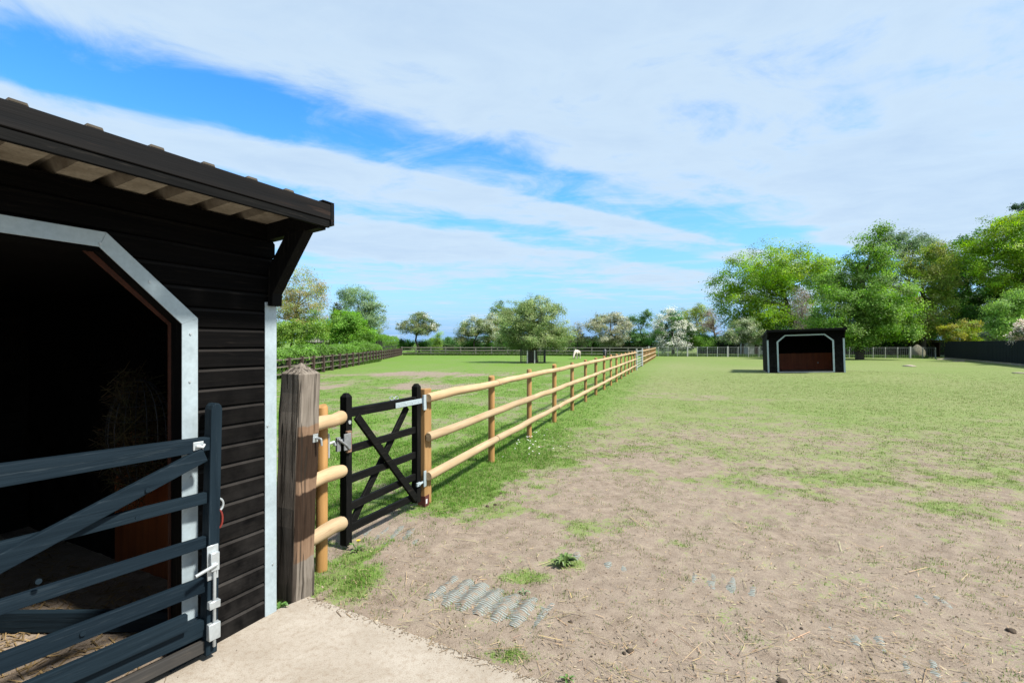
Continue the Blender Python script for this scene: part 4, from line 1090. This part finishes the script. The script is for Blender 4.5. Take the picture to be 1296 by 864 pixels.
# ------------------------------------------------------------------ small things on the ground
def blob(name, loc, r, mat, seed, label, cat, group=None, squash=(1, 1, 1)):
    g = np.random.default_rng(seed); bm = bmesh.new(); bmesh.ops.create_icosphere(bm, subdivisions=2, radius=1)
    for v in bm.verts:
        p = v.co; n = float(vnoise(np.array([p.x * 1.7 + seed * 3.1 + p.z]), np.array([p.y * 1.7 + p.z * 1.3]), seed)[0])
        v.co = Vector((p.x * squash[0], p.y * squash[1], p.z * squash[2])) * r * (.7 + .6 * n)
    me = bpy.data.meshes.new(name); bm.to_mesh(me); bm.free(); me.materials.append(mat)
    me.polygons.foreach_set('use_smooth', [True] * len(me.polygons))
    o = bpy.data.objects.new(name, me); COL.objects.link(o)
    o.location = (loc[0], loc[1], float(terrain(loc[0], loc[1])) + r * squash[2] * .25); o.rotation_euler = (0, 0, g.uniform(0, 6))
    return tag(o, label, cat, group)
STONE = plain('pale_stone', (.36, .31, .24), .9, .3, 6, .4); DUNG = plain('dung', (.06, .04, .025), .9, .4, 40, .5)
for i, (px, py, r, lab) in enumerate(((1151, 463.5, .55, 'pale flat stone lying alone in the grass beyond the lone shelter'), (1196, 455.2, .62, 'pale flat stone at the foot of the dark fence corner'), (1214, 457.5, .5, 'low pale stone slab along the base of the dark boarded fence'), (1291, 472.5, .42, 'pale flat stone in the grass at the picture edge before the boarded fence'))):
    p = ground_at(px, py); blob('flat_stone', (p.x, p.y), r, STONE, 80 + i, lab, 'stone', 'flat stones in the paddock', (1, .6, .16))
for i, (px, py, r) in enumerate(((617, 637, .022), (627, 635.5, .02), (797, 820, .016), (790, 823, .011), (800, 819, .012), (1014, 790, .012), (1280, 794, .022), (634, 622, .016), (722, 781, .013), (990, 858, .02))):
    p = ground_at(px, py); blob('dung_clod', (p.x, p.y), r, DUNG, 100 + i, 'small dark clod of dung on the bare earth', 'clod', 'dung clods scattered on the earth', (1.2, .9, .7))

# plastic ground mats showing through the earth
def mat_mat():
    m, t, b = new_mat('ground_mat_plastic')
    v = t.coord()
    w = t.node('ShaderNodeTexWave', wave_type='BANDS', bands_direction='Y', i={'Vector': v, 'Scale': 17.0, 'Distortion': 1.2, 'Detail': 2, 'Detail Scale': 2})
    n = t.noise(v, 12, 4)
    c = t.mix(t.mapr(w.outputs[1], .35, .6), (.17, .15, .12), (.31, .355, .33))
    c = t.mix(t.mapr(t.noise(v, 24, 4, .65), .50, .62), c, (.29, .225, .165))
    t.l.new(t.scale(c), b.inputs['Base Color']); b.inputs['Roughness'].default_value = .7
    bp = t.node('ShaderNodeBump', i={'Strength': .8, 'Distance': .008, 'Height': w.outputs[1]}); t.l.new(bp.outputs[0], b.inputs['Normal'])
    return m
MATM = mat_mat()
def ground_mat_piece(px, py, wx, wy, rz, lift, seed, label):
    p = ground_at(px, py); nxx, nyy = 90, 36
    g = np.random.default_rng(seed); m = MB(); vs, fs = [], []
    c, s = math.cos(rz), math.sin(rz)
    JJ, II = np.meshgrid(np.arange(nyy), np.arange(nxx), indexing='ij')
    MN = fbm(II / nxx * wx * 9 + seed * 7, JJ / nyy * wy * 9, 3, seed + 200)
    for j in range(nyy):
        for i in range(nxx):
            u, v = (i / (nxx - 1) - .5), (j / (nyy - 1) - .5)
            x, y = u * wx, v * wy
            edge = max(0, 1 - (abs(2 * u)) ** 3) * max(0, 1 - (abs(2 * v)) ** 3)
            gx_, gy_ = p.x + c * x - s * y, p.y + s * x + c * y
            nn = float(MN[j, i])
            z = float(terrain(gx_, gy_)) + .0075 * math.sin(x * 2 * math.pi / .125 + 1.2 * v + 2 * nn) + lift + .012 * (edge - .75) + .022 * (nn - .5)
            vs.append((x, y, z))
    for j in range(nyy - 1):
        for i in range(nxx - 1):
            a = j * nxx + i; fs.append((a, a + 1, a + nxx + 1, a + nxx))
    m.add(vs, fs); o = m.build('ground_mat', MATM, None, smooth=True)
    o.location = (p.x, p.y, 0); o.rotation_euler = (0, 0, rz)
    tag(o, label, 'ground mat', 'plastic mats worn bare in the earth')
ground_mat_piece(617, 756, .80, .36, math.radians(-28), .008, 1, 'ribbed grey-green plastic mat most bared in the earth near the concrete')
ground_mat_piece(498, 672, .62, .5, math.radians(-10), -.0055, 2, 'worn plastic mat in the trodden ground before the little black gate')
ground_mat_piece(770, 706, .9, .35, math.radians(-20), -.0095, 3, 'mostly buried plastic mat beyond the small weed')
ground_mat_piece(925, 735, .85, .34, math.radians(-28), -.0085, 4, 'half buried plastic mat on the bare earth beyond the straw')
ground_mat_piece(1080, 800, .5, .3, math.radians(-30), -.0095, 5, 'scrap of buried plastic mat in the open bare earth')
ground_mat_piece(1180, 842, .4, .4, math.radians(-35), -.0080, 6, 'ribbed scrap of plastic mat at the near edge of the bare earth')
ground_mat_piece(1165, 755, .7, .25, math.radians(-24), -.0095, 7, 'faint buried plastic mat nearest the thicker grass patches')

# grass blades, straw litter, daisies, weeds
def blades(n_try, x0, x1, y0, y1, per, hmin, hmax, wmin, wmax, spread, seed, power=1.6, lushonly=False):
    g = np.random.default_rng(seed)
    x = g.uniform(x0, x1, n_try); y = y0 + (y1 - y0) * g.random(n_try) ** 1.35
    vis = (np.abs(x) < y * 1.12 + .3) & (g.random(n_try) < 1 - .93 * sstep(y1 * .5, y1, y))
    c, l, d = cover(x, y)
    k = .5 * fbm(x * 9, y * 9, 4, 77) + .5 * fbm(x * 2.5, y * 2.5, 3, 78)
    ok = vis & (g.random(n_try) < np.clip(c * 1.05 - .02, 0, 1) ** power * sstep(.34, .58, k + (c - .5) * .5) + .02 + .16 * sstep(.50, .66, k))
    # not on the slab, inside the shelter, or under it
    e = (x - p1.x) * dirE.y - (y - p1.y) * dirE.x            # >0 on the slab side
    sw = (x - C0.x) * WN.x + (y - C0.y) * WN.y
    on_slab = (e > .02) & (sw > 0)
    inside = (sw <= .05) & (((x - C0.x) * WD.x + (y - C0.y) * WD.y) < .03)
    ok &= ~on_slab & ~inside
    x, y, c, l, d = x[ok], y[ok], c[ok], l[ok], d[ok]
    n = len(x)
    X, Y_ = np.repeat(x, per) + g.normal(0, spread, n * per), np.repeat(y, per) + g.normal(0, spread, n * per)
    Z = terrain(X, Y_) - .004
    L_ = np.repeat(l, per); Dr = np.repeat(d, per); Cc = np.repeat(c, per)
    N = n * per
    h = g.uniform(hmin, hmax, N) * (.6 + .35 * L_ + .25 * Cc); w = g.uniform(wmin, wmax, N)
    a = g.uniform(0, 2 * math.pi, N); tilt = g.normal(0, .55, N)
    dx, dy = np.cos(a), np.sin(a)
    base = np.stack([X, Y_, Z], 1); sx = np.stack([dx, dy, np.zeros(N)], 1) * w[:, None] / 2
    lean = np.stack([-dy * np.sin(tilt), dx * np.sin(tilt), np.cos(tilt) * .9 + .1], 1) * h[:, None]
    V = np.stack([base - sx, base + sx, base + lean], 1)
    tb = np.repeat(g.uniform(.7, 1.25, n), per)
    col = np.where((g.random(N) < .16 + .30 * Dr * (1 - L_))[:, None], np.array([.34, .30, .16]), np.array([.135, .225, .035]) * (1 - L_[:, None]) + np.array([.10, .235, .022]) * L_[:, None])
    col = col * (tb * g.uniform(.7, 1.3, N))[:, None]
    return V, col
Va, Ca = blades(110000, -3.0, 10, 2.3, 11, 9, .014, .036, .003, .006, .022, 5)
Vb, Cb = blades(110000, -14, 30, 7, 30, 6, .018, .04, .006, .014, .06, 6)
Vc, Cc_ = blades(14000, -2.2, 1.9, 3.0, 11, 8, .025, .05, .003, .006, .025, 8, 3.2)
o = quads_mesh('grass', np.concatenate([Va, Vb, Vc]), BLADE, np.concatenate([Ca, Cb, Cc_]), None, 3)
tag(o, 'short patchy grazed grass on the paddock', 'grass', None, 'stuff')

def tuft_strip(x0, y0, x1, y1, w, n, h, seed):
    g = np.random.default_rng(seed); u = g.random(n)
    x = x0 + (x1 - x0) * u + g.normal(0, w * .2, n); y = y0 + (y1 - y0) * u + g.uniform(-w / 2, w / 2, n)
    a = g.uniform(0, 6.28, n); hh = h * g.uniform(.4, 1.2, n); ww = g.uniform(.03, .07, n)
    base = np.stack([x, y, terrain(x, y) - .02], 1); sx = np.stack([np.cos(a), np.sin(a), 0 * a], 1) * ww[:, None] / 2
    top = base + np.stack([g.normal(0, .12, n), g.normal(0, .12, n), hh], 1)
    return np.stack([base - sx, base + sx, top], 1), np.array([[.075, .15, .022]]) * g.uniform(.5, 1.3, (n, 1))
TS = [tuft_strip(-15, 70.2, 17.4, 64.0, 2.4, 16000, .55, 1), tuft_strip(18, 64.2, 47, 55.8, 1.6, 9000, .4, 2), tuft_strip(-10.7, 15, -12.2, 45, .5, 5000, .3, 3)]
tag(quads_mesh('tall_grass', np.concatenate([a for a, b in TS]), BLADE, np.concatenate([b for a, b in TS]), None, 3), 'unmown dark grass growing along the far fences', 'grass', None, 'stuff')
g = np.random.default_rng(9)
n = 9000
y = 2.2 + 7.5 * g.random(n) ** 1.8; x = g.uniform(-1.2, 1.12, n) * y
e = (x - p1.x) * dirE.y - (y - p1.y) * dirE.x
ok = (e < -.02) & (x > FT * y + F0 + .05) & (y > 2.2)
x, y = x[ok], y[ok]; n = len(x)
a = g.uniform(0, 2 * math.pi, n)
Dv = np.stack([np.cos(a), np.sin(a), g.normal(0, .08, n)], 1); Dv /= np.linalg.norm(Dv, axis=1, keepdims=True)
L_ = np.where(g.random(n) < .06, g.uniform(.10, .26, n), g.uniform(.012, .06, n)); w_ = g.uniform(.0018, .0042, n)
P = np.stack([x, y, terrain(x, y) + .006 + .012 * g.random(n)], 1)
V = strips(P, Dv, L_, w_, np.tile([0, 0, 1.0], (n, 1)) + g.normal(0, .3, (n, 3)))
C = np.array([[.40, .31, .18]]) * g.uniform(.45, 1.35, (n, 1)) * (1 + g.normal(0, .08, (n, 3)))
# crumbs of bark, leaf and chaff
n2 = 12000
y2 = 2.2 + 9 * g.random(n2) ** 1.7; x2 = g.uniform(-1.2, 1.12, n2) * y2
e2 = (x2 - p1.x) * dirE.y - (y2 - p1.y) * dirE.x
ok2 = (e2 < -.01) & (x2 > FT * y2 + F0 + .02); x2, y2 = x2[ok2], y2[ok2]; n2 = len(x2)
N2 = np.tile([0, 0, 1.0], (n2, 1)) + g.normal(0, .45, (n2, 3)); a2 = g.uniform(0, 6.28, n2)
D2 = np.stack([np.cos(a2), np.sin(a2), g.normal(0, .25, n2)], 1); D2 /= np.linalg.norm(D2, axis=1, keepdims=True)
V2 = strips(np.stack([x2, y2, terrain(x2, y2) + .005], 1), D2, g.uniform(.005, .018, n2), g.uniform(.003, .009, n2), N2)
pal = np.array([[.17, .12, .08], [.30, .22, .14], [.42, .35, .25], [.20, .15, .10], [.26, .19, .12]])
C2 = pal[g.integers(5, size=n2)] * g.uniform(.7, 1.25, (n2, 1))
n4 = 1000
tt = g.uniform(0, 3.2, n4); ee = np.abs(g.normal(0, .03, n4)) + (g.random(n4) < .12) * g.uniform(0, 1.2, n4)
P4 = np.stack([p1.x + dirE.x * tt - dirE.y * -1 * 0 + dirE.y * ee * 1, p1.y + dirE.y * tt - dirE.x * ee * 1, np.full(n4, .0035)], 1)
P4[:, 0] = p1.x + dirE.x * tt + dirE.y * ee; P4[:, 1] = p1.y + dirE.y * tt - dirE.x * ee
a4 = g.uniform(0, 6.28, n4); D4 = np.stack([np.cos(a4), np.sin(a4), 0 * a4], 1)
V4 = strips(P4, D4, np.where(g.random(n4) < .08, g.uniform(.03, .09, n4), g.uniform(.003, .012, n4)), g.uniform(.0025, .006, n4), np.tile([0, 0, 1.0], (n4, 1)) + g.normal(0, .1, (n4, 3)))
C4 = pal[g.integers(5, size=n4)] * g.uniform(.7, 1.25, (n4, 1))
# litter on the shelter floor
n3 = 6000
lx, ly = g.uniform(.1, 4.1, n3), g.uniform(.15, 3.0, n3)
p3 = np.stack([o_ for o_ in (C0.x - WD.x * (W - lx) - WN.x * ly, C0.y - WD.y * (W - lx) - WN.y * ly)], 1)
a3 = g.uniform(0, 6.28, n3); D3 = np.stack([np.cos(a3), np.sin(a3), g.normal(0, .1, n3)], 1)
V3 = strips(np.concatenate([p3, (terrain(p3[:, 0], p3[:, 1]) + .008)[:, None]], 1), D3, g.uniform(.02, .10, n3), g.uniform(.004, .010, n3), np.tile([0, 0, 1.0], (n3, 1)))
C3 = np.array([[.30, .21, .10]]) * g.uniform(.4, 1.3, (n3, 1))
tag(quads_mesh('straw_litter', np.concatenate([V, V2, V3, V4]), DRYBIT, np.concatenate([C, C2, C3, C4])), 'loose straw and chaff scattered over the bare earth', 'straw', None, 'stuff')

# daisies by the fence
n = 120; x = g.normal(.0, .42, n); y = g.normal(8.4, .65, n); keep = x > FT * y + F0 - .15; x, y = x[keep], y[keep]; n = len(x)
P = np.stack([x, y, terrain(x, y) + .045], 1); a = g.uniform(0, 6.28, n)
D = np.stack([np.cos(a), np.sin(a), g.normal(0, .2, n)], 1)
V = strips(P, D, np.full(n, .022), np.full(n, .022), np.tile([0, 0, 1.0], (n, 1)) + g.normal(0, .25, (n, 3)))
tag(quads_mesh('daisy_flowers', V, DRYBIT, np.tile([.7, .7, .66], (n, 1))), 'white daisies in the grass at the foot of the pine fence', 'daisies', None, 'stuff')

def rosette(name, px, py, label, cat, nleaf, L, col, seed, up=.5):
    p = ground_at(px, py); g = np.random.default_rng(seed)
    root = thing(name, label, cat, (p.x, p.y, float(terrain(p.x, p.y))))
    m = MB()
    for i in range(nleaf):
        a = 2.4 * i + g.normal(0, .2); l = L * g.uniform(.6, 1.15); u = up * g.uniform(.4, 1.3)
        d = Vector((math.cos(a), math.sin(a), 0)); s = Vector((-d.y, d.x, 0)); w = l * .16
        pts = [d * .01, d * l * .4 + Vector((0, 0, l * u)), d * l * .8 + Vector((0, 0, l * u * 1.15)), d * l * 1.05 + Vector((0, 0, l * u * .8))]
        ws = [w * .3, w, w * .8, .001]
        vs = []
        for q_, ww in zip(pts, ws): vs += [q_ - s * ww + Vector((0, 0, ww * .5)), q_, q_ + s * ww + Vector((0, 0, ww * .5))]
        fs = []
        for k in range(3): fs += [(3 * k, 3 * k + 1, 3 * k + 4, 3 * k + 3), (3 * k + 1, 3 * k + 2, 3 * k + 5, 3 * k + 4)]
        m.add(vs, fs)
    m.build('leaves', plain(name + '_leaf', col, .55, .35, 30), root, smooth=True)
    return root
rosette('weed', 714, 712, 'spiky green weed growing alone in the bare earth', 'weed', 22, .10, (.10, .17, .03), 1)
rosette('weed', 663, 746, 'tiny pale leaved weed beside the bared plastic mat', 'weed', 6, .045, (.16, .25, .12), 2)
rosette('weed', 718, 858, 'small green weed by the concrete edge at the bottom of the photo', 'weed', 9, .05, (.09, .18, .03), 3)
rosette('weed', 352, 768, 'little weed growing at the foot of the thick weathered post', 'weed', 10, .06, (.08, .19, .03), 4)
dn = rosette('dandelion', 452, 693, 'yellow dandelion flowering beside the small black gate', 'flower', 9, .07, (.09, .17, .03), 5)
m = MB(); m.tube([(0, 0, 0), (.01, 0, .075)], .002, 5); m.build('stem', plain('stem', (.15, .2, .06)), dn)
m = MB(); m.tube([(.01, 0, .075), (.01, 0, .087)], [.007, .018], 10); m.build('flower', plain('yellow_petal', (.65, .50, .03), .7, .1), dn)

# ------------------------------------------------------------------ sky, sun, camera
SUN = Vector((.90, -.42, 0)).normalized(); EL = math.radians(52)
sl = bpy.data.lights.new('sun', 'SUN'); sl.energy = 3.3; sl.angle = math.radians(5); sl.color = (1, .95, .87)
so = bpy.data.objects.new('sun', sl); COL.objects.link(so)
to_sun = Vector((SUN.x * math.cos(EL), SUN.y * math.cos(EL), math.sin(EL)))
so.rotation_euler = to_sun.to_track_quat('Z', 'Y').to_euler(); so.location = to_sun * 30

w = bpy.data.worlds.new('World'); scn.world = w; w.use_nodes = True
t = NT(w.node_tree)
for nd in list(t.n): t.n.remove(nd)
sky = t.node('ShaderNodeTexSky', sky_type='NISHITA', sun_disc=False, sun_elevation=EL, sun_rotation=math.atan2(SUN.x, SUN.y), air_density=1.0, dust_density=.4, ozone_density=2.5)
hs = t.node('ShaderNodeHueSaturation', i={'Hue': .501, 'Saturation': 1.40, 'Value': 1.30, 'Color': sky.outputs[0]})
d = t.node('ShaderNodeTexCoord').outputs['Generated']
s = t.node('ShaderNodeSeparateXYZ', i={0: d})
zc = t.math('MAXIMUM', s.outputs[2], .015)
zc = t.math('ADD', zc, .02)
u, v = t.math('DIVIDE', s.outputs[0], zc), t.math('DIVIDE', s.outputs[1], zc)
wv = t.math('SUBTRACT', v, t.math('MULTIPLY', u, .68))             # across the cloud streets
al = t.math('ADD', u, t.math('MULTIPLY', v, .68))                  # along them
c1 = t.node('ShaderNodeCombineXYZ', i={0: t.math('MULTIPLY', al, .62), 1: wv, 2: 3.7}).outputs[0]
c2 = t.node('ShaderNodeCombineXYZ', i={0: t.math('MULTIPLY', u, .55), 1: v, 2: 8.1}).outputs[0]
nb_ = t.noise(c1, .9, 7, .58, .5)
nf = t.noise(c2, 3.0, 7, .62, .3)
nl_ = t.noise(c2, .75, 5, .55, .4)
fc = t.node('ShaderNodeFloatCurve', i={'Value': t.math('DIVIDE', wv, 14.0, clamp=True)})
cv = fc.mapping.curves[0]
def setc(pts):
    while len(cv.points) > 2: cv.points.remove(cv.points[1])
    cv.points[0].location = (pts[0][0] / 14, pts[0][1]); cv.points[-1].location = (pts[-1][0] / 14, pts[-1][1])
    for a, b in pts[1:-1]: cv.points.new(a / 14, b)
    fc.mapping.update()
setc([(0, .95), (1.9, .88), (2.3, .66), (2.48, .34), (2.75, .17), (3.02, .40), (3.25, .78), (3.6, .74), (3.95, .38), (4.2, .40), (4.6, .66), (5.6, .70), (6.4, .40), (7.5, .30), (9, .19), (14, .12)])
nu = t.noise(t.node('ShaderNodeCombineXYZ', i={0: t.math('MULTIPLY', u, .8), 1: v, 2: 1.3}).outputs[0], 2.3, 9, .64, .6)
def cen(x, k): return t.math('MULTIPLY', t.math('SUBTRACT', x, .5), k)
den = t.math('ADD', fc.outputs[0], t.math('ADD', cen(nb_, 1.5), t.math('ADD', cen(nu, 1.2), cen(nl_, .6))))
den = t.math('ADD', den, t.mapr(u, -1.0, .6, .10, -.06))
mask = t.node('ShaderNodeMapRange', interpolation_type='SMOOTHSTEP', i={0: den, 1: .12, 2: .76, 3: .03, 4: .95}).outputs[0]
# clouds: bright thin parts, slightly greyer thick middles
thick = t.mapr(t.math('ADD', den, t.math('MULTIPLY', t.math('SUBTRACT', nf, .5), .6)), .7, 1.5)
ccol = t.mix(thick, (2.85, 3.55, 4.25), (2.30, 3.02, 3.95))
hz = t.mapr(s.outputs[2], .02, .27, .92, 0)
skyc = t.mix(hz, hs.outputs[0], (.90, 2.15, 4.1))
out = t.mix(mask, skyc, ccol)
bgd = t.node('ShaderNodeBackground', i={'Color': out, 'Strength': .08})
t.l.new(bgd.outputs[0], t.node('ShaderNodeOutputWorld').inputs[0])

cam = bpy.data.cameras.new('camera'); co = bpy.data.objects.new('camera', cam); COL.objects.link(co)
cam.sensor_width = 36; cam.lens = F / 1296 * 36; cam.clip_end = 2000; cam.clip_start = .05
co.location = (0, 0, EYE); co.rotation_euler = (math.pi / 2, 0, 0); cam.shift_y = (HY - 432) / 1296
scn.camera = co
vs_ = scn.view_settings
vs_.view_transform = 'Standard'; vs_.look = 'None'; vs_.gamma = 1; vs_.use_curve_mapping = False; vs_.exposure = 1.5
scn.cycles.max_bounces = 9; scn.cycles.diffuse_bounces = 5; scn.cycles.transmission_bounces = 6; scn.cycles.use_denoising = True
